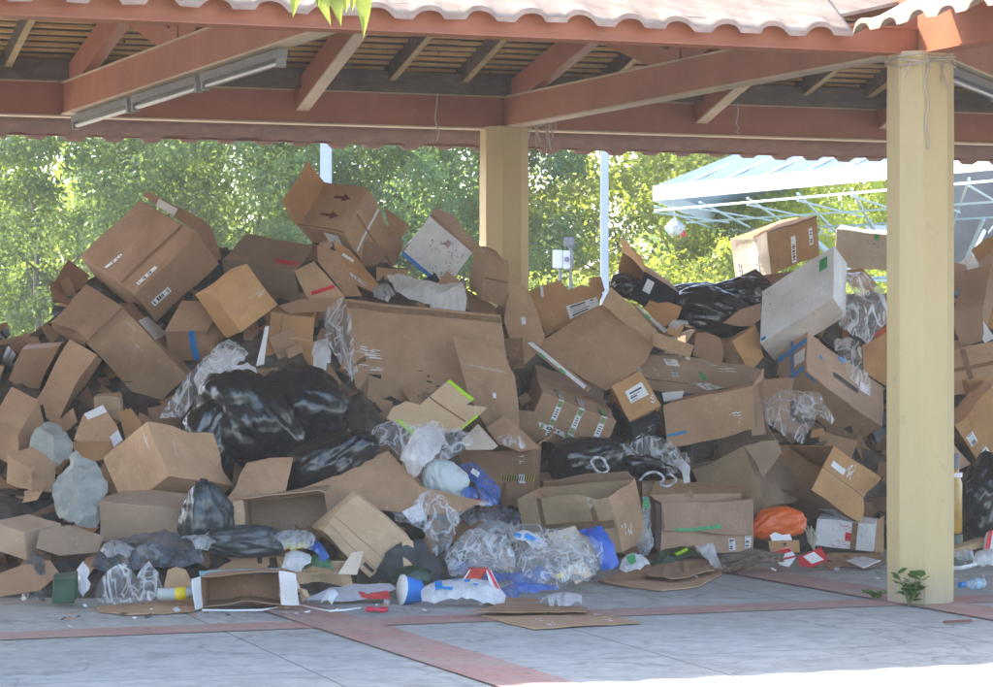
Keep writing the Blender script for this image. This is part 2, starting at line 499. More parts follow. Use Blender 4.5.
def pillar(p, top):
    bm = bmesh.new()
    w, c = 0.355 / 2, 0.10
    ring = [(w - c, -w), (w, -w + c), (w, w - c), (w - c, w), (-w + c, w), (-w, w - c), (-w, -w + c), (-w + c, -w)]
    n_ = Vector((-U.y, U.x, 0))
    levels = [0.0, 0.5, 1.0, 1.6, 2.2, 2.8, top]
    rings = []
    for i, z in enumerate(levels):
        rings.append([bm.verts.new(Vector((p.x, p.y, 0)) + U * x + n_ * y + Vector((0, 0, z))) for x, y in ring])
    for a, b in zip(rings, rings[1:]):
        for k in range(8): bm.faces.new((a[k], a[(k + 1) % 8], b[(k + 1) % 8], b[k]))
    bm.faces.new(rings[-1]); bm.faces.new(rings[0][::-1])
    bmesh.ops.bevel(bm, geom=[e for e in bm.edges if abs(e.verts[0].co.z - e.verts[1].co.z) > 0.1], offset=0.012, segments=2, affect='EDGES')
    return finish_part('pillar', bm, YPAINT, PAV)
ZB = 3.18
pillar(W(0, 0), ZB); pillar(P1, ZB + 0.02); pillar(W(0, -7), ZB); pillar(W(5.8, -7), ZB); pillar(W(5.8, 5.8), ZB); pillar(W(-7.2, 5.8), ZB); pillar(W(-7.2, 0), ZB)

def steel_beam(name, p, q, w=0.11, h=0.24, mat=STEEL, parent=None, flange=True):
    bm = bmesh.new()
    p = Vector(p); q = Vector(q)
    beam(bm, p, q, w, h)
    if flange:
        up = Vector((0, 0, 1)); dd = (q - p).normalized(); sd = dd.cross(up).normalized(); u2 = sd.cross(dd)
        for sgn in (-1, 1):
            off = u2 * sgn * (h / 2 + 0.006)
            beam(bm, p + off, q + off, w + 0.035, 0.012, mi=1)
    return finish_part(name, bm, [mat, FLANGE if mat is STEEL else mat], parent or PAV)

zc = ZB + 0.13
zf = ZB + 0.066
steel_beam('front_beam', W(-13, 0, zf), W(0, 0, zf), 0.12, 0.13, FASCIA)
steel_beam('front_beam', W(0, -11, zc), W(0, -0.07, zc), 0.12, 0.26, FASCIA)
steel_beam('rear_beam', W(-13, 5.8, zc), W(5.9, 5.8, zc))
steel_beam('side_beam', W(5.8, -11, zc), W(5.8, 5.7, zc))

PITCH = 0.30
HALF = 2.9
ZR0 = ZB + 0.40           # underside of the battens over the beams
def roofz(dist_from_ridge): return ZR0 + PITCH * (HALF - dist_from_ridge)

def truss(pa, pb, gap=0.08, wide=None):
    """pa at the rear, pb at the front; a king post truss of painted steel"""
    pa = Vector(pa); pb = Vector(pb)
    root = empty('truss', Vector((0, 0, 0)))
    root.parent = PAV; root.matrix_basis = Matrix.Translation(pa - PAV.location)
    dv = (pb - pa).normalized()
    a = pa + Vector((0, 0, zc)); b = pb + Vector((0, 0, zc))
    steel_beam('bottom_chord', a + dv * 0.09, b - dv * 0.09, 0.10, 0.22, STEEL, root)
    mid = (a + b) / 2
    rise = 0.30 * (pb - pa).length / 2 * 0.88
    top = mid + Vector((0, 0, rise + 0.05))
    bm = bmesh.new(); beam(bm, a + dv * 0.1 + Vector((0, 0, 0.11)), top, 0.09, 0.20); finish_part('rafter', bm, STEEL, root)
    bm = bmesh.new(); beam(bm, b - dv * 0.1 + Vector((0, 0, 0.11)), top - Vector((0, 0, 0.004)), 0.086, 0.20); finish_part('rafter', bm, STEEL, root)
    bm = bmesh.new(); beam(bm, mid + Vector((0, 0, 0.10)), top - Vector((0, 0, .02)), 0.10, 0.16, up=dv); finish_part('king_post', bm, STEEL, root)
    for sg in (-1, 1):
        e = mid + dv * sg * (pb - pa).length * 0.21 + Vector((0, 0, rise * 0.62))
        bm = bmesh.new(); beam(bm, mid + dv * sg * 0.10 + Vector((0, 0, 0.12)), e, 0.085, 0.16); finish_part('web_brace', bm, STEEL, root)
    return root
truss(P1, W(0, 0))
tr2 = truss(P1 - U * 3.45, W(-3.5, 0))
truss(P1 - U * 7.0, W(-7.2, 0))
truss(W(5.8, 5.8), W(0, 0))
truss(W(5.8, -3.5), W(0, -3.5))

# steel rafters between the trusses
for s in (-5.3, -1.87, 1.45, 3.1):
    p = W(s, 5.72, zc + 0.07); q = W(s, HALF + 0.1, roofz(0.1) - 0.16)
    if s > 2.5: q = W(s, max(HALF, s) + 0.3, roofz(max(HALF, s) + 0.3 - HALF) - 0.16)
    bm = bmesh.new(); beam(bm, p, q, 0.09, 0.20)
    dv = (q - p).normalized(); sd = dv.cross(Vector((0, 0, 1))).normalized(); u2 = sd.cross(dv)
    beam(bm, p - u2 * 0.107, q - u2 * 0.107, 0.10, 0.014, mi=1)
    finish_part('steel_rafter', bm, [STEEL, FLANGE], PAV)

# wall plate, wooden rafters with pale lower edges, and their tails
bm = bmesh.new(); beam(bm, W(-13, 5.62, zc + 0.20), W(5.8, 5.62, zc + 0.20), 0.10, 0.15); finish_part('wall_plate', bm, DARKW, PAV)
k = 0
s = -8.8
while s < 5.4:
    lim = HALF if s < HALF else s
    lo = W(s, 6.42, roofz(6.42 - HALF) - 0.06); hi = W(s, lim + 0.02, roofz(lim - HALF) - 0.06)
    if lim < 5.5:
        bm = bmesh.new(); beam(bm, lo, hi, 0.055, 0.13)
        dv = (hi - lo).normalized(); sd = dv.cross(Vector((0, 0, 1))).normalized(); u2 = sd.cross(dv)
        beam(bm, lo - u2 * 0.069, hi - u2 * 0.069, 0.05, 0.008, mi=1)
        finish_part('wooden_rafter', bm, [DARKW, TAILW], PAV)
    s += 0.585; k += 1

# battens seen from below on the rear slope (rows along the eave)
bm = bmesh.new()
rs = random.Random(3)
t = 6.45
while t > HALF + 0.05:
    z = roofz(t - HALF) + 0.012
    s0 = -13
    s_end = min(6.3, t)
    while s0 < s_end - 0.1:
        L = min(rs.uniform(1.2, 2.6), s_end - s0)
        jw = rs.uniform(0.075, 0.095)
        beam(bm, W(s0, t, z + rs.uniform(-.004, .004)), W(s0 + L - 0.01, t + rs.uniform(-.006, .006), z + rs.uniform(-.004, .004)), jw, 0.022)
        s0 += L
    t -= 0.105
finish_part('batten_ceiling', bm, SLAT, PAV)

def tiled_plane(name, e0, e1, r1, r0, mat=TILE, th=0.05):
    """one roof plane: eave e0-e1, ridge r0-r1"""
    bm = bmesh.new()
    up = Vector((0, 0, th))
    lo = [Vector(p) for p in (e0, e1, r1, r0)]
    box_pts(bm, lo + [p + up for p in lo])
    return finish_part(name, bm, mat, PAV)
zr = ZR0 + 0.045
def zz(dist): return zr + PITCH * (HALF - dist)
OV = 0.62
tiled_plane('roof_plane', W(-13, 5.8 + OV, zz(HALF + OV)), W(5.8 + OV, 5.8 + OV, zz(HALF + OV)), W(HALF, HALF, zz(0)), W(-13, HALF, zz(0)))
tiled_plane('roof_plane', W(5.8 + OV, 5.8 + OV, zz(HALF + OV)), W(5.8 + OV, -11, zz(HALF + OV)), W(HALF, -11, zz(0)), W(HALF, HALF, zz(0)))
tiled_plane('roof_plane', W(0.5, 0.5, zz(HALF - .5)), W(-13, 0.5, zz(HALF - .5)), W(-13, HALF, zz(0)), W(HALF, HALF, zz(0)))
tiled_plane('roof_plane', W(0.5, -11, zz(HALF - .5)), W(0.5, 0.5, zz(HALF - .5)), W(HALF, HALF, zz(0)), W(HALF, -11, zz(0)))

def scallop_eave(p, q, inward, slope_len, z0, arch_w, pitch_w, arch_h, start=0.0, steep=0.30, mats=None):
    """a course of eave tiles: pans and humps along the eave from p to q, rising inward; thick terracotta lip"""
    p = Vector(p); q = Vector(q)
    dv = (q - p); L = dv.length; dv.normalize()
    ups = Vector((inward.x, inward.y, 0)).normalized()
    xs = []; x = 0.0
    step = 0.02
    nst = int(L / step)
    bm = bmesh.new()
    rows = [0.0, 0.05, 0.14, 0.30, 0.32, slope_len]
    lift = [1.0, 0.5, 0.10, 0.0, 0.0, 0.0]
    cols = []
    for i in range(nst + 1):
        x = L * i / nst
        ph = ((x + start) % pitch_w)
        h = 0.0
        if ph < arch_w:
            h = math.sqrt(max(0, 1 - ((ph - arch_w / 2) / (arch_w / 2)) ** 2)) * arch_h
        wob = 0.006 * math.sin(x * 3.1) + 0.004 * math.sin(x * 11.3)
        cc = []
        for r, l in zip(rows, lift):
            cc.append(p + dv * x + ups * r + Vector((0, 0, z0 - p.z + h * l + r * steep + wob)))
        cols.append(cc)
    th = 0.028
    top = [[bm.verts.new(c + Vector((0, 0, th))) for c in cc] for cc in cols]
    bot = [[bm.verts.new(c) for c in cc] for cc in cols]
    nr = len(rows)
    for i in range(nst):
        for j in range(nr - 1):
            f = bm.faces.new((top[i][j], top[i + 1][j], top[i + 1][j + 1], top[i][j + 1])); f.smooth = True
            f = bm.faces.new((bot[i][j], bot[i][j + 1], bot[i + 1][j + 1], bot[i + 1][j])); f.smooth = True; f.material_index = 1
        f = bm.faces.new((top[i][0], bot[i][0], bot[i + 1][0], top[i + 1][0])); f.material_index = 1
        f = bm.faces.new((top[i][-1], top[i + 1][-1], bot[i + 1][-1], bot[i][-1])); f.material_index = 1
    for i in (0, nst):
        for j in range(nr - 1):
            bm.faces.new((top[i][j], top[i][j + 1], bot[i][j + 1], bot[i][j]) if i == 0 else (top[i][j], bot[i][j], bot[i][j + 1], top[i][j + 1]))
    return finish_part('eave_tiles', bm, list(mats or (TILE, TERRA)), PAV)
NB = Vector((-U.y, U.x, 0))
scallop_eave(W(-13, -0.17), W(-0.53, -0.17), NB, 0.75, ZB + 0.055, 0.165, 0.29, 0.05, steep=0.72)
UB = Vector((VV.y, -VV.x, 0))
scallop_eave(W(-0.64, -0.36), W(-0.64, -11), UB, 1.1, ZB + 0.045, 0.17, 0.29, 0.05, steep=0.52)
scallop_eave(W(6.4, 6.46), W(-13, 6.46), -NB, 0.5, ZB - 0.12, 0.17, 0.30, 0.045, steep=0.30, mats=(TERRA_SHADE, TERRA_SHADE))
scallop_eave(W(6.46, -11), W(6.46, 6.4), -UB, 0.5, ZB - 0.12, 0.17, 0.30, 0.045, steep=0.30, mats=(TERRA_SHADE, TERRA_SHADE))
bm = bmesh.new(); beam(bm, W(-13, 6.38, ZB - 0.0), W(6.3, 6.38, ZB - 0.0), 0.03, 0.19); finish_part('rear_fascia_board', bm, painted_steel('brown_fascia_board', (0.20, 0.085, 0.05)), PAV)
# pale triangular rafter tails under the rear eave
s = -8.5
while s < 5.4:
    bm = bmesh.new()
    a = W(s, 6.34, ZB - 0.0); b = W(s, 5.95, ZB + 0.14)
    beam(bm, a - Vector((0, 0, .0)), b, 0.05, 0.09)
    finish_part('rafter_tail', bm, TAILW, PAV)
    s += 0.585

def zt(t): return ZB + 0.062 + 0.72 * (t + 0.17)
tiled_plane('valley_tiles', W(-0.535, 0.0, zt(0.0)), W(0.12, 0.22, zt(0.22)), W(0.35, 0.58, zt(0.58)), W(-0.535, 0.58, zt(0.58)), th=0.02)

# fluorescent fitting under the left truss chord
def fitting(pa, pb, label):
    pa = Vector(pa); pb = Vector(pb)
    e = empty('fluorescent_light', pa, label, 'lamp', 'fluorescent fittings under the trusses')
    dn = Vector((0, 0, -1))
    bm = bmesh.new(); beam(bm, pa + dn * 0.028, pb + dn * 0.028, 0.06, 0.05); finish_part('housing', bm, plain('old_white_enamel', (0.20, 0.20, 0.19), 0.45, 0.15), e)
    dv = (pb - pa).normalized()
    bm = bmesh.new(); tube(bm, [pa + dn * 0.078 + dv * .05, pb + dn * 0.078 - dv * .05], 0.018, 8); finish_part('tube', bm, plain('unlit_tube_glass', (0.27, 0.27, 0.27), 0.25, 0.04), e)
    for c in (pa + dv * 0.025, pb - dv * 0.025):
        bm = bmesh.new(); beam(bm, c - dv * 0.02 + dn * 0.075, c + dv * 0.02 + dn * 0.075, 0.05, 0.06); finish_part('end_cap', bm, plain('cap_enamel', (0.24, 0.24, 0.23), 0.4), e)
za = ZB - 0.005
a = P1 - U * 3.45; b = W(-3.5, 0)
for f0, f1, lb in ((0.04, 0.30, 'unlit white fluorescent fitting nearest the rear end of the left truss'),
                   (0.315, 0.57, 'unlit white fluorescent fitting at the middle of the left truss'),
                   (0.585, 0.84, 'unlit white fluorescent fitting nearest the front end of the left truss')):
    p = a.lerp(b, f0); q = a.lerp(b, f1)
    fitting((p.x, p.y, za), (q.x, q.y, za), lb)
a = W(0, 0); b = W(5.8, 5.8)
p = a.lerp(b, 0.07); q = a.lerp(b, 0.24)
fitting((p.x, p.y, za), (q.x, q.y, za), 'unlit white fluorescent fitting under the beam right of the front pillar')

# cords
CORD = plain('pale_cord', (0.50, 0.45, 0.36), 0.8)
def cord(name, pts, r, label, cat='cord', group=None, mat=CORD):
    bm = bmesh.new(); tube(bm, pts, r, 5)
    return tag(link(name, bm, mat), label, cat, group)
y = 19.75
cord('hanging_string', [unp(438, 78, y), unp(437, 100, y), unp(435, 120, y), unp(439, 132, y), unp(437, 141, y)], 0.006, 'thin pale cord hanging over the rear beam left of the middle pillar', group='cords hanging from the roof beams')
y = 20.55
cord('hanging_string', [unp(738, 98, y), unp(738, 112, y), unp(736, 124, y), unp(739, 128, y), unp(736, 132, y), unp(739, 134, y)], 0.007, 'short knotted cord hanging before the rear beam between the two pillars', group='cords hanging from the roof beams')
bm = bmesh.new()
rs = random.Random(5)
c = unp(545, 124, 19.9)
for k in range(11):
    an = rs.uniform(0, 6.28)
    p1 = c + Vector((rs.uniform(-.03, .03), 0, rs.uniform(-.02, .02)))
    p3 = c + Vector((math.cos(an) * rs.uniform(.06, .20), rs.uniform(-.03, .03), -abs(math.sin(an)) * rs.uniform(.05, .22)))
    p2 = (p1 + p3) / 2 + Vector((rs.uniform(-.05, .05), 0, 0.05))
    tube(bm, [p1, p2, p3], 0.006, 4)
tube(bm, [c, c + Vector((.02, 0, -.15)), c + Vector((0.0, 0, -.28)), c + Vector((.06, 0, -.42))], 0.004, 4)
tag(link('string_bundle', bm, CORD), 'frayed bundle of pale cord tied under the truss beside the middle pillar', 'cord')
# rope round the head of the front pillar
bm = bmesh.new()
n_ = Vector((-U.y, U.x, 0)); c = W(0, 0)
w = 0.185
ringp = [(-w, -0.08), (-w + .08, -w), (0, -w - .004), (w - .08, -w), (w, -0.08), (w, .08), (w - .08, w), (-w + .08, w), (-w, .08), (-w, -.08)]
for dz in (0, 0.025, 0.045):
    tube(bm, [c + U * x + n_ * yy + Vector((0, 0, ZB - 0.03 - dz + 0.012 * math.sin(i * 2.1 + dz * 90))) for i, (x, yy) in enumerate(ringp)], 0.006, 5)
tube(bm, [c + U * -0.06 + n_ * -0.187 + Vector((0, 0, ZB - 0.03 - 0.06 * i)) + U * 0.012 * math.sin(i * 1.7) for i in range(10)], 0.008, 5)
for x, L, tl in ((-0.14, 0.10, -.05), (-0.10, 0.12, .03), (0.02, 0.16, .05), (0.05, 0.13, -.02)):
    q0 = c + U * x + n_ * (-0.187 if abs(x) < 0.09 else -0.15) + Vector((0, 0, ZB - 0.06))
    tube(bm, [q0, q0 + U * tl - n_ * 0.01 + Vector((0, 0, -L))], 0.005, 4)
tag(link('tied_rope', bm, plain('grey_rope', (0.45, 0.38, 0.28), 0.85)), 'old rope tied round the head of the yellow front pillar', 'rope')
# ------------------------------------------------------------------ trees and the garden behind
def leafmat(name, dark, light):
    m, n, bs, out = new_mat(name)
    oi = N(n, 'ShaderNodeObjectInfo')
    a = noise_tex(n, 1.1, 3, 0.6); b = noise_tex(n, 30, 2, 0.5)
    c = mix_col(n, ramp(n, a, 0.32, 0.68), dark, light)
    c = mix_col(n, ramp(n, b, 0.3, 0.7, (0, 0, 0, 1), (0.5, 0.5, 0.5, 1)), c, tuple(x * 1.5 for x in light))
    hs = N(n, 'ShaderNodeHueSaturation')
    mr = N(n, 'ShaderNodeMapRange'); mr.inputs[3].default_value = 0.8; mr.inputs[4].default_value = 1.25
    n.links.new(oi.outputs['Random'], mr.inputs[0]); n.links.new(mr.outputs[0], hs.inputs['Value'])
    n.links.new(c, hs.inputs['Color'])
    n.links.new(hs.outputs[0], bs.inputs['Base Color'])
    bs.inputs['Roughness'].default_value = 0.5
    gm = N(n, 'ShaderNodeMix', data_type='RGBA', blend_type='MULTIPLY'); gm.inputs[0].default_value = 1.0; gm.inputs[7].default_value = (2.1, 2.0, 0.9, 1)
    n.links.new(hs.outputs[0], gm.inputs[6])
    tl = N(n, 'ShaderNodeBsdfTranslucent'); n.links.new(gm.outputs[2], tl.inputs[0])
    mx = N(n, 'ShaderNodeMixShader'); mx.inputs[0].default_value = 0.6
    n.links.new(bs.outputs[0], mx.inputs[1]); n.links.new(tl.outputs[0], mx.inputs[2])
    n.links.new(mx.outputs[0], out.inputs[0])
    return m
LEAF_BRIGHT = leafmat('bright_foliage', (0.10, 0.145, 0.03), (0.28, 0.31, 0.08))
LEAF_MID = leafmat('mid_green_foliage', (0.06, 0.105, 0.03), (0.19, 0.235, 0.065))
LEAF_BLUE = leafmat('blue_green_foliage', (0.045, 0.09, 0.045), (0.14, 0.20, 0.085))
BARK = plain('grey_bark', (0.13, 0.105, 0.08), 0.85, 0.3, 12, bmp=0.5)

def crown_mesh(seed, H, Rr, nclump, nleaf, shape, size):
    """leaf sized faces in clumps through the crown's volume"""
    rs = random.Random(seed)
    verts, faces = [], []
    clumps = []
    for _ in range(nclump):
        h = rs.random() ** 0.8
        if shape == 'cone': rad = Rr * (1.02 - h) ** 0.65
        elif shape == 'column': rad = Rr * math.sqrt(max(0.02, 1 - (2 * h - 0.9) ** 2)) ** 0.8
        else: rad = Rr * math.sqrt(max(0.03, 1 - (2 * h - 1) ** 2))
        an = rs.uniform(0, 2 * math.pi); q = rad * math.sqrt(rs.uniform(0.25, 1.0))
        cr = rs.uniform(0.20, 0.46) * (Rr / 1.6) ** 0.5
        clumps.append((Vector((math.cos(an) * q, math.sin(an) * q, 0.10 * H + h * 0.88 * H)), cr))
    for c, cr in clumps:
        for _ in range(nleaf):
            v = Vector((rs.gauss(0, 1), rs.gauss(0, 1), rs.gauss(0, 0.8)))
            v.normalize()
            p = c + v * cr * rs.uniform(0.55, 1.05)
            nrm = (v + Vector((rs.gauss(0, .5), rs.gauss(0, .5), rs.gauss(0, .5) + 0.3))).normalized()
            t = nrm.cross(Vector((rs.gauss(0, 1), rs.gauss(0, 1), rs.gauss(0, 1)))).normalized()
            b = nrm.cross(t)
            L = size * rs.uniform(0.7, 1.3); wd = L * rs.uniform(0.42, 0.6)
            i = len(verts)
            verts += [p - t * L, p + b * wd, p + t * L, p - b * wd]
            faces.append((i, i + 1, i + 2, i + 3))
    me = bpy.data.meshes.new('crown')
    me.from_pydata([tuple(v) for v in verts], [], faces)
    return me

def trunk_bm(seed, H, r):
    rs = random.Random(seed)
    bm = bmesh.new()
    pts = [Vector((0, 0, -0.1))]; rr = [r]
    for i in range(1, 8):
        pts.append(Vector((rs.uniform(-.08, .08) * i * 0.5, rs.uniform(-.08, .08) * i * 0.5, H * 0.52 * i / 7)))
        rr.append(r * (1 - 0.85 * i / 7))
    tube(bm, pts, rr, 7)
    for k in range(9):
        i = rs.randint(1, 5); a = rs.uniform(0, 6.28); L = H * rs.uniform(.16, .30)
        p = pts[i]; q = p + Vector((math.cos(a) * L, math.sin(a) * L, L * rs.uniform(.3, .9)))
        tube(bm, [p, (p + q) / 2 + Vector((0, 0, -.05)), q], [rr[i] * .5, rr[i] * .35, 0.012], 5)
    return bm

def make_tree(name, seed, H, Rr, nclump, nleaf, shape, size, mat, cat='tree'):
    o = empty(name, (0, 0, 0)); o['category'] = cat
    me = crown_mesh(seed, H, Rr, nclump, nleaf, shape, size); me.materials.append(mat)
    c = bpy.data.objects.new('crown', me); COL.objects.link(c); c.parent = o
    t = link('trunk', trunk_bm(seed + 1, H, 0.03 + H * 0.010), BARK, o)
    return o
def copy_tree(o):
    c = o.copy(); COL.objects.link(c)
    for ch in list(o.children):
        k = ch.copy(); COL.objects.link(k); k.parent = c
    return c
protos = {}
def put_tree(kind, px, Y, scale, rot, label, group='trees behind the pavilion'):
    spec = {'bushy': ('broadleaf_tree', 11, 6.0, 2.3, 130, 210, 'round', 0.050, LEAF_BRIGHT),
            'dense': ('dark_evergreen_tree', 23, 7.0, 1.9, 150, 210, 'column', 0.045, LEAF_BLUE),
            'cone': ('pine_tree', 37, 7.0, 2.0, 150, 210, 'cone', 0.045, LEAF_MID),
            'shrub': ('shrub', 41, 2.4, 1.5, 60, 210, 'round', 0.042, LEAF_BRIGHT)}[kind]
    if kind not in protos:
        o = make_tree(*spec, cat='shrub' if kind == 'shrub' else 'tree'); protos[kind] = o
    else:
        o = copy_tree(protos[kind])
    p = unp(px, CY, Y)
    o.location = (p.x, p.y, -0.03); o.rotation_euler = (0, 0, rot); o.scale = (scale, scale, scale)
    o['label'] = label; o['group'] = group
    return o
TREES = [
 ('cone', -30, 40, 1.05, 0.3, 'pine tree behind the pavilion at the far left edge of the picture'),
 ('dense', 45, 37, 1.0, 1.4, 'dark evergreen above the left slope of the heap, first from the left edge'),
 ('cone', 125, 41, 1.15, 2.2, 'green pine standing behind the large carton at the upper left'),
 ('dense', 190, 36, 0.95, 3.6, 'dark evergreen rising behind the left end of the cardboard heap'),
 ('cone', 250, 39, 1.1, 4.2, 'green pine left of the grey post behind the carton printed with arrows'),
 ('dense', 305, 43, 1.1, 5.1, 'dark evergreen directly behind the carton printed with arrows'),
 ('dense', 362, 37, 0.95, 0.9, 'dark evergreen just right of the left grey post'),
 ('cone', 408, 40, 1.1, 1.9, 'pine between the left grey post and the middle pillar'),
 ('dense', 455, 38, 1.0, 2.9, 'dark evergreen close behind the left side of the middle pillar'),
 ('dense', 566, 42, 0.60, 5.9, 'small dark evergreen behind the grey meter boxes'),
 ('bushy', 622, 40, 1.1, 0.6, 'bright broadleaf tree behind the right grey post'),
 ('bushy', 690, 42, 1.15, 1.7, 'tall bright broadleaf tree behind the hanging white bag'),
 ('cone', 742, 46, 1.15, 2.7, 'pine rising above the sloping glass canopy'),
 ('bushy', 800, 48, 1.05, 3.3, 'broadleaf tree seen under the glass canopy'),
 ('bushy', 880, 50, 1.0, 4.4, 'broadleaf tree behind the front pillar and the canopy'),
 ('dense', 960, 50, 1.0, 4.9, 'dark evergreen behind the canopy at the right edge'),
 ('bushy', 522, 52, 0.66, 5.2, 'small bright tree against the pale sky just right of the middle pillar'),
 ('shrub', 545, 33, 0.95, 0.4, 'bright low shrub beside the foot of the meter boxes'),
 ('shrub', 700, 33, 1.05, 1.2, 'bright low shrub above the black bags on the heap'),
 ('shrub', 640, 34, 1.0, 2.5, 'bright low shrub right of the grey post'),
 ('shrub', 380, 33, 0.95, 3.3, 'bright low shrub behind the white carton with the blue edge'),
 ('shrub', 455, 32, 0.9, 4.0, 'bright low shrub left of the middle pillar'),
 ('shrub', 160, 34, 0.95, 5.0, 'low shrub behind the upper left cartons'),
]
for a in TREES: put_tree(*a)
# wooded slope far behind, one mass
def wood_mass():
    rs = random.Random(77)
    verts, faces = [], []
    for k in range(46000):
        x = rs.uniform(-30, 34); y = rs.uniform(62, 74)
        hmax = 5.6 + 1.2 * math.sin(x * 0.45) + 0.9 * math.sin(x * 1.3 + 1) - (3.4 if 0 < x < 4 else 0)
        z = hmax * rs.random() ** 0.7
        p = Vector((x, y, z)); L = rs.uniform(.12, .26)
        t = Vector((rs.gauss(0, 1), rs.gauss(0, 1), rs.gauss(0, 1))).normalized(); b = t.cross(Vector((rs.gauss(0, 1), rs.gauss(0, 1), rs.gauss(0, 1)))).normalized()
        i = len(verts); verts += [p - t * L, p + b * L * .6, p + t * L, p - b * L * .6]; faces.append((i, i + 1, i + 2, i + 3))
    me = bpy.data.meshes.new('distant_woodland'); me.from_pydata([tuple(v) for v in verts], [], faces); me.materials.append(LEAF_MID)
    o = bpy.data.objects.new('distant_woodland', me); COL.objects.link(o); o['kind'] = 'stuff'
    tag(o, 'mass of green woodland far behind the nearer trees', 'woodland')
wood_mass()

# grey posts behind the pavilion
POSTM = plain('pale_blue_grey_paint', (0.42, 0.50, 0.60), 0.45, 0.06)
for px, Y, w, lb in ((326, 24.5, 0.105, 'pale blue grey steel post behind the carton printed with arrows'),
                     (604.5, 25.0, 0.078, 'pale blue grey steel post right of the middle pillar')):
    p = unp(px, CY, Y)
    bm = bmesh.new(); beam(bm, (p.x, p.y, -0.03), (p.x, p.y, 4.6), w, w, up=Vector((0, 1, 0)))
    bmesh.ops.bevel(bm, geom=bm.edges[:], offset=0.008, segments=2, affect='EDGES')
    box_pts(bm, [(p.x - .15, p.y - .15, -.028), (p.x + .15, p.y - .15, -.028), (p.x + .15, p.y + .15, -.028), (p.x - .15, p.y + .15, -.028),
                 (p.x - .15, p.y - .15, 0.0), (p.x + .15, p.y - .15, 0.0), (p.x + .15, p.y + .15, 0.0), (p.x - .15, p.y + .15, 0.0)])
    tag(link('steel_post', bm, POSTM), lb, 'post', 'steel posts behind the pavilion')

# meter boxes on posts
Y = 30.0
root = empty('meter_box_stand', unp(568, CY, Y).xy.to_3d(), 'two grey meter boxes on thin posts with a small floodlight, among the shrubs', 'meter box')
GBOX = plain('grey_meter_enamel', (0.52, 0.56, 0.62), 0.4, 0.08)
GDARK = plain('dark_grey_metal', (0.12, 0.13, 0.15), 0.5)
def pxbox(x0, y0, x1, y1, Y, dep):
    b = bmesh.new()
    f = [unp(x0, y1, Y), unp(x1, y1, Y), unp(x1, y0, Y), unp(x0, y0, Y)]
    box_pts(b, [f[0], f[1], f[1] + Vector((0, dep, 0)), f[0] + Vector((0, dep, 0)), f[3], f[2], f[2] + Vector((0, dep, 0)), f[3] + Vector((0, dep, 0))])
    bmesh.ops.bevel(b, geom=b.edges[:], offset=0.008, segments=2, affect='EDGES')
    return b
finish_part('meter_box', pxbox(553, 250, 562.5, 268, Y, 0.14), GBOX, root)
mb = finish_part('meter_box', pxbox(563, 250.5, 570.5, 269, Y - 0.01, 0.16), GBOX, root)
bm = bmesh.new(); c = unp(567, 259.5, Y - 0.015); 
tube(bm, [c, c - Vector((0, .02, 0))], 0.032, 12); finish_part('dial', bm, GDARK, mb)
finish_part('floodlight', pxbox(564.5, 237, 574.5, 246, Y - 0.05, 0.16), GDARK, root)
bm = bmesh.new(); beam(bm, unp(565.5, 246, Y - .02), unp(575, 247, Y - .02), 0.03, 0.012); finish_part('bracket', bm, GDARK, root)
for px, y0 in ((560.3, 268), (570.5, 238)):
    q = unp(px, y0, Y + .05); bm = bmesh.new(); tube(bm, [(q.x, q.y, -.03), q], 0.02, 8); finish_part('post', bm, GDARK, root)
bm = bmesh.new(); tube(bm, [unp(569, 248, Y - .04), unp(572, 250, Y - .05), unp(573, 262, Y - .04), unp(571, 272, Y - .03)], 0.012, 6); finish_part('cable', bm, GDARK, root)

# glass roofed canopy at the right
def glasspanel():
    m, n, bs, out = new_mat('blue_translucent_sheet')
    f = noise_tex(n, 1.2, 4, 0.6)
    c = mix_col(n, ramp(n, f, 0.3, 0.7), (0.13, 0.20, 0.29), (0.18, 0.26, 0.36))
    n.links.new(c, bs.inputs['Base Color']); bs.inputs['Roughness'].default_value = 0.35
    tl = N(n, 'ShaderNodeBsdfTranslucent'); tl.inputs[0].default_value = (0.3, 0.42, 0.55, 1)
    tr = N(n, 'ShaderNodeBsdfTransparent'); tr.inputs[0].default_value = (0.8, 0.9, 0.9, 1)
    m1 = N(n, 'ShaderNodeMixShader'); m1.inputs[0].default_value = 0.3
    n.links.new(bs.outputs[0], m1.inputs[1]); n.links.new(tl.outputs[0], m1.inputs[2])
    m2 = N(n, 'ShaderNodeMixShader'); m2.inputs[0].default_value = 0.22
    n.links.new(m1.outputs[0], m2.inputs[1]); n.links.new(tr.outputs[0], m2.inputs[2])
    n.links.new(m2.outputs[0], out.inputs[0])
    return m
def softpanel():
    m, n, bs, out = new_mat('clear_soffit_sheet')
    tr = N(n, 'ShaderNodeBsdfTransparent'); tr.inputs[0].default_value = (0.90, 0.93, 0.86, 1)
    m2 = N(n, 'ShaderNodeMixShader'); m2.inputs[0].default_value = 0.72
    bs.inputs['Base Color'].default_value = (0.5, 0.54, 0.47, 1); bs.inputs['Roughness'].default_value = 0.2
    tl = N(n, 'ShaderNodeBsdfTranslucent'); tl.inputs[0].default_value = (0.75, 0.8, 0.6, 1)
    m1 = N(n, 'ShaderNodeMixShader'); m1.inputs[0].default_value = 0.5
    n.links.new(bs.outputs[0], m1.inputs[1]); n.links.new(tl.outputs[0], m1.inputs[2])
    n.links.new(m1.outputs[0], m2.inputs[1]); n.links.new(tr.outputs[0], m2.inputs[2])
    n.links.new(m2.outputs[0], out.inputs[0])
    return m
WHITEM = plain('white_canopy_paint', (0.62, 0.66, 0.70), 0.4, 0.05)
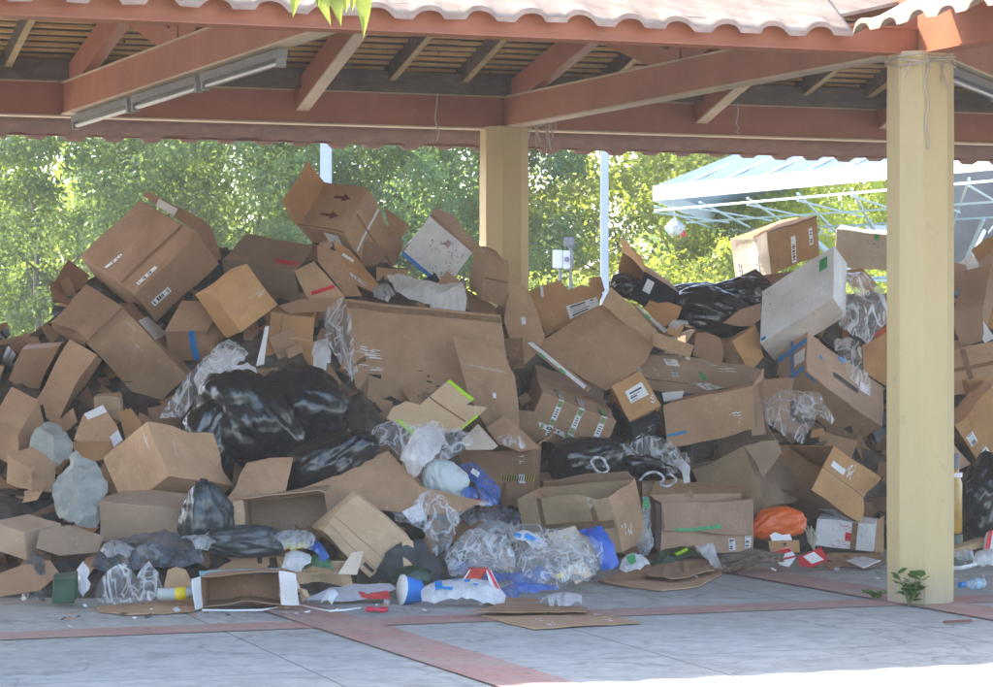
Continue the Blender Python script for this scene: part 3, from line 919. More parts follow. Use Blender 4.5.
BARM = plain('pale_blue_bar_paint', (0.60, 0.74, 0.80), 0.4, 0.05)
CAN = empty('glass_canopy', (6.5, 33, 0), 'pale blue glass roofed canopy on a white bar frame behind the heap at right', 'canopy')
ZE = 3.28
A = Vector((unp(655, 209, 32.5).x, 32.5, ZE)); B_ = Vector((4.0, 42.5, ZE))
NR = A + Vector((3.15, -5.75, 0)) * 1.9
BR = B_ + Vector((7.5, 2.5, 0)); FR = NR + Vector((9, 4, 0))
AP = Vector((7.6, 34.0, 5.75)); AP2 = Vector((12.5, 29.0, 5.75))
def panel(name, pts, mat, th=0.03):
    bm = bmesh.new()
    lo = [bm.verts.new(p) for p in pts]; hi = [bm.verts.new(Vector(p) + Vector((0, 0, th))) for p in pts]
    bm.faces.new(lo[::-1]); bm.faces.new(hi)
    for i in range(len(pts)): bm.faces.new((lo[i], lo[(i + 1) % len(pts)], hi[(i + 1) % len(pts)], hi[i]))
    return finish_part(name, bm, mat, CAN)
GP = glasspanel(); SP = softpanel()
up = Vector((0, 0, 0.20))
panel('roof_pane', [A + up, NR + up, AP2, AP], GP)
panel('roof_pane', [B_ + up, A + up, AP], GP)
for p, q in ((A, NR), (B_, A), (B_, BR)):
    bm = bmesh.new(); beam(bm, p + Vector((0, 0, .13)), q + Vector((0, 0, .13)), 0.06, 0.19)
    finish_part('gutter', bm, WHITEM, CAN)
# ribs on the near roof slope and bars of the frame below
bmr = 12
for i in range(1, 15):
    f = i / 15
    p = (A + up).lerp(NR + up, f); q = AP.lerp(AP2, f)
    # parallel ribs square to the eave
    q = p + ((AP + AP2) / 2 - (A + NR) / 2 - up) * 0.96 - (NR - A) * 0.06
    f2 = min(1.0, f / 0.30)
    q = p.lerp(q, f2)
    bm = bmesh.new(); beam(bm, p + Vector((0, 0, .035)), q + Vector((0, 0, .035)), 0.05, 0.014); finish_part('rib', bm, WHITEM, CAN)
for i in range(0, 13):
    f = i / 12
    p = A.lerp(NR, f); q = B_.lerp(BR, f)
    bm = bmesh.new(); beam(bm, p - Vector((0, 0, .03)), q - Vector((0, 0, .03)), 0.026, 0.026); finish_part('soffit_bar', bm, BARM, CAN)
for f in (0.0, 0.33, 0.66):
    p = A.lerp(B_, f); q = NR.lerp(FR, f)
    bm = bmesh.new(); beam(bm, p - Vector((0, 0, .085)), q - Vector((0, 0, .07)), 0.026, 0.026); finish_part('soffit_bar', bm, BARM, CAN)
for i in range(0, 12):
    p = A.lerp(NR, i / 12) - Vector((0, 0, .11)); q = B_.lerp(BR, (i + 1) / 12) - Vector((0, 0, .11))
    m0 = p.lerp(q, 0.0); m1 = A.lerp(NR, (i + 1) / 12).lerp(B_.lerp(BR, (i + 1) / 12), 0.33) - Vector((0, 0, .11))
    bm = bmesh.new(); beam(bm, p, m1, 0.02, 0.02)
    finish_part('lattice_bar', bm, BARM, CAN)
# branching legs
for cx_, cy_ in ((8.6, 34.0), (6.2, 36.5)):
    foot = Vector((cx_, cy_, -0.03)); head = Vector((cx_, cy_, 1.5))
    bm = bmesh.new(); tube(bm, [foot, head], 0.07, 8)
    for k in range(8):
        a = k * math.pi / 4 + .2
        e = head + Vector((math.cos(a) * 2.0, math.sin(a) * 2.0, ZE - 1.5 - .1))
        tube(bm, [head, e], 0.032, 6)
    tube(bm, [head + Vector((math.cos(k * math.pi / 4 + .2) * 1.1, math.sin(k * math.pi / 4 + .2) * 1.1, (ZE - 1.6) * .55)) for k in range(9)], 0.022, 5)
    finish_part('branching_leg', bm, BARM, CAN)
# dark hoarding panel seen beneath the canopy
p = unp(925, CY, 40)
bm = bmesh.new(); beam(bm, (p.x, 41, 2.25), (p.x + 4.5, 38.5, 2.25), 0.06, 4.5)
tag(link('hoarding', bm, plain('grey_brown_sheet', (0.22, 0.20, 0.19), 0.6, 0.25, 1.5)), 'grey brown hoarding standing beyond the canopy at the right edge', 'hoarding')

# white bag hanging from the canopy's tip
bm = bmesh.new()
c = unp(675, 227, 32.2)
bmesh.ops.create_icosphere(bm, subdivisions=4, radius=1)
for v in bm.verts:
    z = v.co.z
    k = 1.0 if z < 0.1 else 1 - 0.75 * min(1, (z - 0.1) / 0.9)
    r = 1 + 0.25 * nz(v.co, 2.2, 3)
    v.co = Vector((v.co.x * 0.125 * k * r, v.co.y * 0.10 * k * r, z * 0.115 * r)) + c
tube(bm, [c + Vector((0, 0, .10)), Vector((c.x - .02, c.y, ZE))], 0.012, 5)
o = tag(link('hanging_bag', bm, WHITEBAG, smooth=True), 'white carrier bag hanging from the tip of the glass canopy', 'bag')
bm = bmesh.new()
bmesh.ops.create_icosphere(bm, subdivisions=2, radius=0.035, matrix=Matrix.Translation(c + Vector((.10, -.03, -.09))) @ Matrix.Diagonal((1.0, .6, 1.2, 1)))
finish_part('red_print', bm, REDINK, o)

# overhanging tree at the left, mostly above the picture: its lowest twig shows at the top edge
T = empty('overhanging_tree', (-5.6, 8.6, 0), 'yellow green long leaves hanging in at the top edge of the picture', 'tree')
bm = bmesh.new()
tip = unp(330, -60, 9.2)
tube(bm, [(-5.6, 8.6, -.03), (-5.5, 8.6, 1.5), (-5.2, 8.7, 3.0), (-4.2, 8.8, 3.9), (-2.4, 9.0, 3.7), (-1.2, 9.1, 3.2), tip], [.13, .11, .09, .06, .035, .02, .008], 8)
finish_part('trunk', bm, BARK, T)
LEAFY = leafmat('yellow_green_leaf', (0.15, 0.18, 0.05), (0.21, 0.24, 0.08))
def long_leaf(bm, a, b, w, bend):
    a = Vector(a); b = Vector(b); n = 8
    dv = b - a; sd = dv.cross(Vector((0.2, 1, 0.1))).normalized()
    prof = [0.15, .62, .92, 1.0, .92, .74, .5, .25, 0.0]
    L = []; Rr = []; M = []
    for i in range(n + 1):
        p = a + dv * (i / n) + Vector((bend * math.sin(i / n * 3.1), -.02 * math.sin(i / n * 3.1), 0))
        M.append(bm.verts.new(p + Vector((0, -.008, 0)))); L.append(bm.verts.new(p - sd * w * prof[i])); Rr.append(bm.verts.new(p + sd * w * prof[i]))
    for i in range(n):
        for X, Yv in ((L, M), (M, Rr)):
            f = bm.faces.new((X[i], Yv[i], Yv[i + 1], X[i + 1])); f.smooth = True
for (x0, y0, x1, y1, w, bd) in tuple((a_, b_, c_, d_, w_ * 1.45, e_) for a_, b_, c_, d_, w_, e_ in ((300, -40, 293, 18, .022, .0), (312, -35, 318, 8, .018, .01), (316, -40, 331, 26, .024, -.01), (330, -40, 341, 27, .026, .0), (338, -40, 346, 14, .024, .01), (346, -45, 363, 38, .027, .03), (356, -40, 352, 12, .02, 0))):
    bm = bmesh.new(); long_leaf(bm, unp(x0, y0, 9.2), unp(x1, y1, 9.15), w, bd); finish_part('leaf', bm, LEAFY, T)
for k, (x, y, z, hh, rr_, nc) in enumerate(((-5.7, 10.2, 0.2, 5.2, 2.3, 240), (-3.7, 8.6, 3.3, 2.4, 1.4, 100), (-1.5, 8.7, 3.45, 2.0, 1.1, 60), (-6.0, 7.4, 0.6, 4.6, 1.9, 170))):  # dense crowns out of view, added to shade the left of the heap
    me = crown_mesh(90 + k, hh, rr_, nc, 130, 'round', 0.085); me.materials.append(LEAF_MID)
    c = bpy.data.objects.new('crown', me); COL.objects.link(c); c.parent = T; c.location = Vector((x, y, z)) - T.location
# pale air between the viewer and the trees
def haze():
    bm = bmesh.new()
    x0, x1, y0, y1, z0, z1 = -230, 230, -70, 290, -1.03, 10.5
    box_pts(bm, [(x0, y0, z0), (x1, y0, z0), (x1, y1, z0), (x0, y1, z0), (x0, y0, z1), (x1, y0, z1), (x1, y1, z1), (x0, y1, z1)])
    m = bpy.data.materials.new('pale_air'); m.use_nodes = True
    n = m.node_tree; n.nodes.remove(n.nodes['Principled BSDF'])
    v = n.nodes.new('ShaderNodeVolumePrincipled')
    v.inputs['Color'].default_value = (1.0, 0.97, 0.92, 1); v.inputs['Density'].default_value = 0.0015
    n.links.new(v.outputs[0], n.nodes['Material Output'].inputs['Volume'])
    o = link('haze', bm, m); o['kind'] = 'stuff'
haze()
# ------------------------------------------------------------------ the heap: builders
BOXG = 'cardboard boxes thrown on the heap'
SHEETG = 'flattened cardboard pieces on the heap'
BAGG = 'black rubbish bags in the heap'
FILMG = 'crumpled plastic film in the heap'
LITTERG = 'small litter at the foot of the heap'

def solve(V, A, B, C, Y, zc=None, z=None):
    s = Y / F
    ed = [Vector((P[0] - V[0], P[1] - V[1])) for P in (A, B, C)]
    a, b, c = ed
    ab, ac, bc = a.dot(b), a.dot(c), b.dot(c)
    tri = False
    if z is not None: zs = list(z)
    elif zc is not None:
        za = -ac / zc; zb = -bc / zc
        lim = 0.9
        za = max(-lim * a.length, min(lim * a.length, za)); zb = max(-lim * b.length, min(lim * b.length, zb))
        zs = [za, zb, zc]
    else:
        assert ab < 0 and ac < 0 and bc < 0, ('not a corner', V, ab, ac, bc)
        zs = [math.sqrt(ab * ac / -bc), math.sqrt(ab * bc / -ac), math.sqrt(ac * bc / -ab)]
    V3 = unp(V[0], V[1], Y)
    e = []
    for P, zz_ in zip((A, B, C), zs):
        e.append(unp(P[0], P[1], Y + zz_ * s) - V3)
    return V3, e

FK = {'AB': (0, 1, 2, 0), 'AB2': (0, 1, 2, 1), 'AC': (0, 2, 1, 0), 'AC2': (0, 2, 1, 1), 'BC': (1, 2, 0, 0), 'BC2': (1, 2, 0, 1)}
_seed = [0]

class Carton: pass

def carton(label, V, A, B, C, zc=None, z=None, d=0.0, mat=None, open=(), flaps=(), marks=(), name='cardboard_box', group=BOXG,
           amp=0.017, th=0.006, facemat=None, Y=None, lift=True, cat='box', dent=True):
    """a carton: V is its nearest corner in the photograph, A B C the ends of the three edges leaving it"""
    _seed[0] += 1
    sd = _seed[0]
    mat = mat or KRAFT
    Yv = (Y if Y is not None else pileY(*V)) - d
    for _ in range(200):
        V3, (a, b, c) = solve(V, A, B, C, Yv, zc, z)
        zmin = min((V3 + a * i + b * j + c * k).z for i in (0, 1) for j in (0, 1) for k in (0, 1))
        if not lift or zmin > 0.014: break
        Yv -= 0.05
    ex = a.normalized(); ey = (b - ex * b.dot(ex)).normalized(); ez = ex.cross(ey).normalized()
    M3 = Matrix((ex, ey, ez)).transposed()
    mw = Matrix.Translation(V3) @ M3.to_4x4()
    inv = M3.transposed()
    E = [inv @ a, inv @ b, inv @ c]
    cen = (E[0] + E[1] + E[2]) / 2
    off = sd * 3.7
    rd = random.Random(sd * 13 + 5)
    dents = []
    for _ in range(rd.choice((2, 3, 3, 4)) if dent else 0):
        q = [rd.random(), rd.random(), rd.random()]; ax = rd.randrange(3); q[ax] = rd.choice((0.0, 1.0))
        if rd.random() < .5: q[(ax + 1) % 3] = rd.choice((0.0, 1.0))
        dc = E[0] * q[0] + E[1] * q[1] + E[2] * q[2]
        dents.append((dc, rd.uniform(.07, .16), (cen - dc).normalized() * rd.uniform(.015, .075)))
    def warp(p):
        for dc, dr, dv_ in dents:
            w_ = math.exp(-((p - dc).length / dr) ** 2)
            if w_ > 0.02: p = p + dv_ * w_
        return p + Vector((nz(p, 3.0, off), nz(p, 3.0, off + 11), nz(p, 3.0, off + 23))) * amp + Vector((nz(p, 9, off + 5), nz(p, 9, off + 17), nz(p, 9, off + 29))) * amp * 0.3
    bm = bmesh.new()
    cache = {}
    def vert(p):
        key = (round(p.x, 4), round(p.y, 4), round(p.z, 4))
        if key not in cache: cache[key] = bm.verts.new(warp(p))
        return cache[key]
    def fn(key):
        i, j, k, side = FK[key]
        n = E[i].cross(E[j]).normalized()
        mid = E[i] / 2 + E[j] / 2 + E[k] * side
        if n.dot(mid - cen) < 0: n = -n
        return n
    mats = [mat]
    if facemat:
        for m_ in facemat.values():
            if m_ not in mats: mats.append(m_)
    G = 8
    for key, (i, j, k, side) in FK.items():
        if key in open: continue
        n = fn(key)
        flip = E[i].cross(E[j]).dot(n) < 0
        mi = mats.index(facemat[key]) if facemat and key in facemat else 0
        for u in range(G):
            for v in range(G):
                q = [vert(E[i] * (uu / G) + E[j] * (vv / G) + E[k] * side) for uu, vv in ((u, v), (u + 1, v), (u + 1, v + 1), (u, v + 1))]
                if flip: q = q[::-1]
                try: f = bm.faces.new(q)
                except ValueError: continue
                f.material_index = mi
    o = link(name, bm, mats, None, mw)
    md = o.modifiers.new('board', 'SOLIDIFY'); md.thickness = th; md.offset = -1; md.use_even_offset = False
    if not open:
        o.modifiers.remove(md)
        bv = o.modifiers.new('edges', 'BEVEL'); bv.width = 0.006; bv.segments = 2; bv.limit_method = 'ANGLE'; bv.angle_limit = R(50)
    tag(o, label, cat, group)
    # flaps
    for fl in flaps:
        key, edge, ang, ln = fl[:4]
        fmat = fl[4] if len(fl) > 4 and fl[4] else mat
        i, j, k, side = FK[key]
        n = fn(key)
        L = 'abc'
        if edge[0] == L[i]: along, across = i, j
        else: along, across = j, i
        far = edge[1] == '1'
        h0 = E[k] * side + (E[across] if far else Vector((0, 0, 0)))
        al = E[along]
        outw = E[across].normalized() * (1 if far else -1)
        outw = (outw - al.normalized() * outw.dot(al.normalized())).normalized()
        dr = -outw * math.cos(R(ang)) + n * math.sin(R(ang))
        ln_m = ln * E[across].length
        fb = bmesh.new()
        NU, NV = 7, 5
        gridv = []
        for u in range(NU):
            row = []
            for v in range(NV):
                tu = u / (NU - 1); tv = v / (NV - 1)
                ins = 0.035 * tv
                p = h0 + al * (ins + tu * (1 - 2 * ins)) + dr * ln_m * tv + n * 0.03 * tv * tv * math.sin(sd * 1.3 + tu * 2)
                row.append(fb.verts.new(warp(p) + Vector((nz(p, 5, off + 40), nz(p, 5, off + 50), nz(p, 5, off + 60))) * 0.014 * tv))
            gridv.append(row)
        for u in range(NU - 1):
            for v in range(NV - 1):
                fb.faces.new((gridv[u][v], gridv[u + 1][v], gridv[u + 1][v + 1], gridv[u][v + 1]))
        fo = link('flap', fb, fmat, o)
        md = fo.modifiers.new('board', 'SOLIDIFY'); md.thickness = 0.006; md.offset = 0
    # stickers, tape, print
    lay = 0
    for mk in marks:
        key, u0, v0, u1, v1, kind = mk[:6]
        i, j, k, side = FK[key]
        n = fn(key); lay += 1
        lo_ = 0.0035 + 0.0004 * lay
        def P(u, v, extra=0.0):
            return warp(E[i] * u + E[j] * v + E[k] * side) + n * (lo_ + extra)
        sticker(o, P, u0, v0, u1, v1, kind, sd * 31 + lay, E[i].length, E[j].length, n)
    return o

def quadgrid(bm, P, u0, v0, u1, v1, gu, gv, extra=0.0, mi=0):
    g = [[bm.verts.new(P(u0 + (u1 - u0) * x / gu, v0 + (v1 - v0) * y / gv, extra)) for y in range(gv + 1)] for x in range(gu + 1)]
    for x in range(gu):
        for y in range(gv):
            f = bm.faces.new((g[x][y], g[x + 1][y], g[x + 1][y + 1], g[x][y + 1])); f.material_index = mi

def sticker(o, P, u0, v0, u1, v1, kind, seed, Lu, Lv, n):
    rs = random.Random(seed)
    bm = bmesh.new()
    def seg(u0, v0, u1, v1): return max(1, min(8, int(abs(u1 - u0) * 8) + 1)), max(1, min(8, int(abs(v1 - v0) * 8) + 1))
    nm = {'label': 'shipping_label', 'barcode': 'barcode_sticker', 'paper': 'paper_label', 'red': 'red_tape', 'white': 'white_tape', 'blue': 'blue_tape',
          'green': 'green_tape', 'ptape': 'printed_tape', 'vtape': 'printed_tape', 'brown': 'brown_tape', 'black': 'black_print', 'print': 'printed_marks', 'arrow': 'printed_arrow',
          'greenlabel': 'green_label', 'stripe': 'striped_tape', 'bluebar': 'blue_band', 'lime': 'lime_edge', 'scuff': 'torn_tape', 'greyprint': 'printed_marks', 'redprint': 'red_print', 'maroon': 'barcode_sticker', 'corner': 'corner_marks'}[kind]
    du, dv = u1 - u0, v1 - v0
    if kind in ('label', 'barcode', 'maroon'):
        ink = INK if kind != 'maroon' else MAROON
        quadgrid(bm, P, u0, v0, u1, v1, *seg(u0, v0, u1, v1))
        longu = abs(du) * Lu > abs(dv) * Lv
        if kind == 'label':
            for r in range(5):
                if rs.random() < 0.85:
                    a = 0.08 + rs.uniform(0, .1); b = rs.uniform(.45, .92); y = 0.10 + r * 0.17
                    h = rs.choice((.04, .06, .12))
                    quadgrid(bm, P, u0 + du * a, v0 + dv * y, u0 + du * b, v0 + dv * (y + h), 2, 1, 0.0012, 1)
        else:
            q = 0.08
            while q < 0.9:
                w = rs.uniform(.02, .09)
                if rs.random() < 0.6:
                    if longu: quadgrid(bm, P, u0 + du * q, v0 + dv * .15, u0 + du * (q + w), v0 + dv * .8, 1, 1, 0.0012, 1)
                    else: quadgrid(bm, P, u0 + du * .2, v0 + dv * q, u0 + du * .8, v0 + dv * (q + w), 1, 1, 0.0012, 1)
                q += w + 0.03
        mats = [PAPER, ink]
    elif kind in ('ptape', 'vtape'):
        quadgrid(bm, P, u0, v0, u1, v1, *seg(u0, v0, u1, v1))
        longu = abs(du) * Lu > abs(dv) * Lv
        q = 0.03; gtog = True
        while q < 0.92:
            w = 0.13 if gtog else 0.2
            mi = 2 if gtog else 1
            if mi == 2:
                if longu: quadgrid(bm, P, u0 + du * q, v0 + dv * .05, u0 + du * min(.99, q + w), v0 + dv * .95, 1, 1, 0.0012, 2)
                else: quadgrid(bm, P, u0 + du * .05, v0 + dv * q, u0 + du * .95, v0 + dv * min(.99, q + w), 1, 1, 0.0012, 2)
            else:
                for r in range(4):
                    x0 = q + w * (r / 4) + .01; x1 = x0 + w * .11
                    if longu: quadgrid(bm, P, u0 + du * x0, v0 + dv * .25, u0 + du * x1, v0 + dv * .75, 1, 1, 0.0012, 1)
                    else: quadgrid(bm, P, u0 + du * .25, v0 + dv * x0, u0 + du * .75, v0 + dv * x1, 1, 1, 0.0012, 1)
            q += w + 0.04; gtog = not gtog
        mats = [WTAPE, INK, OLIVE]
    elif kind == 'stripe':
        quadgrid(bm, P, u0, v0, u1, v1, 8, 1)
        k = 0.02
        while k < 0.95:
            a = [P(u0 + du * x, v0 + dv * y, 0.0012) for x, y in ((k, 0), (k + .035, 0), (min(1, k + .075), 1), (k + .04, 1))]
            f = bm.faces.new([bm.verts.new(p) for p in a]); f.material_index = 1
            k += 0.075
        mats = [plain('ochre_tape', (0.42, 0.32, 0.05), 0.4, 0.1), INK]
    elif kind == 'arrow':
        pts = [(0, .36), (.55, .36), (.55, .05), (1, .5), (.55, .95), (.55, .64), (0, .64)]
        vs = [bm.verts.new(P(u0 + du * x, v0 + dv * y)) for x, y in pts]
        bm.faces.new(vs); bmesh.ops.triangulate(bm, faces=bm.faces[:])
        mats = [MAROON]
    elif kind in ('print', 'greyprint', 'redprint', 'scuff', 'corner'):
        cnt = {'print': 16, 'greyprint': 26, 'redprint': 18, 'scuff': 9, 'corner': 12}[kind]
        for _ in range(cnt):
            x = rs.random(); y = rs.random()
            w = rs.uniform(.03, .16) if kind != 'scuff' else rs.uniform(.15, .4); h = rs.uniform(.02, .06) if kind != 'scuff' else rs.uniform(.03, .09)
            quadgrid(bm, P, u0 + du * x * (1 - w), v0 + dv * y, u0 + du * (x * (1 - w) + w), v0 + dv * min(1, y + h), 1, 1, rs.uniform(0, .0004))
        mats = [{'print': INK, 'greyprint': GREYWRAP, 'redprint': REDINK, 'scuff': WTAPE, 'corner': INK}[kind]]
    else:
        gu, gv = seg(u0, v0, u1, v1)
        quadgrid(bm, P, u0, v0, u1, v1, gu, gv)
        mats = [{'paper': PAPER, 'red': RTAPE, 'white': WTAPE, 'blue': BTAPE, 'green': GTAPE, 'brown': BRTAPE, 'black': INK, 'greenlabel': GTAPE, 'bluebar': BLUEINK, 'lime': LIME}[kind]]
    for f in bm.faces:
        f.normal_update()
        if f.normal.dot(n) < 0: f.normal_flip()
    return link(nm, bm, mats, o)

# ---- flat pieces traced on a plane of their own
class Plane:
    def __init__(s, cx, cy, Y, gx, gy, amp, seed, floor=None, frq=3.0):
        s.cx, s.cy, s.Y, s.gx, s.gy, s.amp, s.o, s.floor, s.frq = cx, cy, Y, gx, gy, amp, seed * 5.3, floor, frq
        if floor is not None: s.n = Vector((0, 0, 1))
        else:
            p = s.raw(cx, cy); q = s.raw(cx + 5, cy) - p; r = s.raw(cx, cy - 5) - p
            s.n = q.cross(r).normalized()
            if s.n.y > 0: s.n = -s.n
    def raw(s, px, py):
        if s.floor is not None:
            Y = (EYE - s.floor) * F / max(8.0, (py - CY))
            return unp(px, py, Y)
        return unp(px, py, s.Y + s.gx * (px - s.cx) + s.gy * (s.cy - py))
    def at(s, px, py, off=0.0):
        p = s.raw(px, py)
        h = (nz(p, s.frq, s.o) + 0.35 * nz(p, s.frq * 3.2, s.o + 9)) * s.amp
        if s.floor is not None: h = abs(h) * 0.6
        q = p + s.n * (h + off)
        if q.z < 0.009: q.z = 0.009 + off
        return q

def inside(x, y, poly):
    r = False
    j = len(poly) - 1
    for i in range(len(poly)):
        xi, yi = poly[i]; xj, yj = poly[j]
        if (yi > y) != (yj > y) and x < (xj - xi) * (y - yi) / (yj - yi) + xi: r = not r
        j = i
    return r

def poly_mesh(poly, pl, step, off=0.0, jag=0.0, seed=1):
    """polygon (photo pixels) laid on plane pl, triangulated with inner points so that it can bend"""
    from mathutils.geometry import delaunay_2d_cdt
    rs = random.Random(seed)
    pts = []; n = len(poly)
    for i in range(n):
        x0, y0 = poly[i]; x1, y1 = poly[(i + 1) % n]
        L = math.hypot(x1 - x0, y1 - y0); m = max(1, int(L / step))
        for k in range(m):
            t = k / m
            jx = rs.uniform(-jag, jag) if k else 0; jy = rs.uniform(-jag, jag) if k else 0
            pts.append((x0 + (x1 - x0) * t + jx, y0 + (y1 - y0) * t + jy))
    nb = len(pts)
    edges = [(i, (i + 1) % nb) for i in range(nb)]
    xs = [p[0] for p in poly]; ys = [p[1] for p in poly]
    x = min(xs) + step * .5; r = 0
    allp = list(pts)
    while x < max(xs):
        y = min(ys) + step * (0.5 if r % 2 else 1.0)
        while y < max(ys):
            q = (x + rs.uniform(-.2, .2) * step, y + rs.uniform(-.2, .2) * step)
            if inside(q[0], q[1], pts) and min((q[0] - p[0]) ** 2 + (q[1] - p[1]) ** 2 for p in pts) > (step * .45) ** 2: allp.append(q)
            y += step
        x += step * 0.87; r += 1
    res = delaunay_2d_cdt([Vector(p) for p in allp], edges, [], 1, 0.001)
    bm = bmesh.new()
    vs = [bm.verts.new(pl.at(v.x, v.y, off)) for v in res[0]]
    for f in res[2]:
        try: fa = bm.faces.new([vs[i] for i in f])
        except ValueError: continue
        fa.normal_update()
        if fa.normal.dot(pl.n) < 0: fa.normal_flip()
    loose = [v for v in bm.verts if not v.link_faces]
    if loose: bmesh.ops.delete(bm, geom=loose, context='VERTS')
    return bm

def pl_marks(o, pl, marks, seed):
    lay = 0
    for mk in marks:
        q, kind = mk; lay += 1
        def P(u, v, extra=0.0, q=q, lay=lay):
            x = (q[0][0] * (1 - u) + q[1][0] * u) * (1 - v) + (q[3][0] * (1 - u) + q[2][0] * u) * v
            y = (q[0][1] * (1 - u) + q[1][1] * u) * (1 - v) + (q[3][1] * (1 - u) + q[2][1] * u) * v
            pt = pl.at(x, y, 0.0055 + 0.0004 * lay + extra)
            return PW(o).inverted() @ pt
        L1 = math.hypot(q[1][0] - q[0][0], q[1][1] - q[0][1]); L2 = math.hypot(q[3][0] - q[0][0], q[3][1] - q[0][1])
        sticker(o, P, 0, 0, 1, 1, kind, seed * 17 + lay, L1, L2, pl.n)

def sheet(label, poly, d=0.0, gx=0.0, gy=0.0055, mat=None, amp=0.012, jag=0.25, marks=(), panels=(), name='cardboard_sheet', group=SHEETG,
          cat='cardboard', floor=None, step=9.0, th=0.006, Y=None, smooth=False):
    """a stiff flat piece; panels: further pieces [(poly, gx, gy, mat, dd)] folded from it"""
    _seed[0] += 1; sd = _seed[0]
    cx = sum(p[0] for p in poly) / len(poly); cy = sum(p[1] for p in poly) / len(poly)
    Yc = (Y if Y is not None else pileY(cx, cy)) - d
    pl = Plane(cx, cy, Yc, gx, gy, amp, sd, floor)
    bm = poly_mesh(poly, pl, step, 0.0, jag, sd)
    org = pl.at(cx, cy)
    t = pl.n.cross(Vector((0.3, 0.1, 1))).normalized(); b = pl.n.cross(t)
    mw = Matrix.Translation(org) @ Matrix((t, b, pl.n)).transposed().to_4x4()
    bm.transform(mw.inverted())
    o = link(name, bm, mat or KRAFT, None, mw, smooth)
    md = o.modifiers.new('board', 'SOLIDIFY'); md.thickness = th; md.offset = 0
    tag(o, label, cat, group)
    pl_marks(o, pl, marks, sd)
    for i, pn in enumerate(panels):
        pp, pgx, pgy, pm, dd = pn[:5]
        hx, hy = pn[5] if len(pn) > 5 else (sum(p[0] for p in pp) / len(pp), sum(p[1] for p in pp) / len(pp))
        base = pl.raw(hx, hy).y - dd if floor is None else (EYE - floor) * F / (hy - CY) - dd
        p2 = Plane(hx, hy, base, pgx, pgy, amp, sd + 100 + i)
        bm2 = poly_mesh(pp, p2, step, 0.0, jag, sd + i + 50)
        po = finish_part('folded_panel', bm2, pm or mat or KRAFT, o)
        md = po.modifiers.new('board', 'SOLIDIFY'); md.thickness = th; md.offset = 0
        if len(pn) > 6: pl_marks(po, p2, pn[6], sd + i)
    return o

def crumple(label, poly, mat, d=0.05, gx=0.0, gy=0.006, amp=0.05, frq=4.2, name='plastic_film', group=FILMG, cat='plastic film', step=4.5, floor=None, jag=1.4, bulge=0.05, Y=None, marks=(), smooth=False):
    """crumpled thin film"""
    _seed[0] += 1; sd = _seed[0]
    cx = sum(p[0] for p in poly) / len(poly); cy = sum(p[1] for p in poly) / len(poly)
    Yc = (Y if Y is not None else pileY(cx, cy)) - d
    pl = Plane(cx, cy, Yc, gx, gy, amp, sd, floor)
    o_ = sd * 2.1
    rad = max(max(abs(p[0] - cx) for p in poly), 1); rad2 = max(max(abs(p[1] - cy) for p in poly), 1)
    base_at = pl.at
    def at(px, py, off=0.0):
        p = pl.raw(px, py)
        q = p + Vector((nz(p, 2.5, o_), nz(p, 2.5, o_ + 3), nz(p, 2.5, o_ + 6))) * 0.12
        r1 = 1 - abs(nz(q, frq, o_)) * 2; r2 = 1 - abs(nz(q, frq * 2.3, o_ + 4)) * 2; r3 = nz(q, frq * 4, o_ + 8)
        h = (r1 * 0.85 + r2 * 0.24 + r3 * 0.05) * amp
        e = max(0, 1 - ((px - cx) / rad) ** 2 - ((py - cy) / rad2) ** 2)
        h += bulge * math.sqrt(e)
        q = p + pl.n * (h + off)
        lim = 0.012 + 0.02 * abs(nz(p, 9, o_))
        if q.z < lim: q.z = lim + off
        return q
    pl.at = at
    bm = poly_mesh(poly, pl, step, 0.0, jag, sd)
    org = pl.raw(cx, cy)
    mw = Matrix.Translation(org)
    bm.transform(mw.inverted())
    o = link(name, bm, mat, None, mw, smooth)
    tag(o, label, cat, group)
    pl_marks(o, pl, marks, sd)
    return o

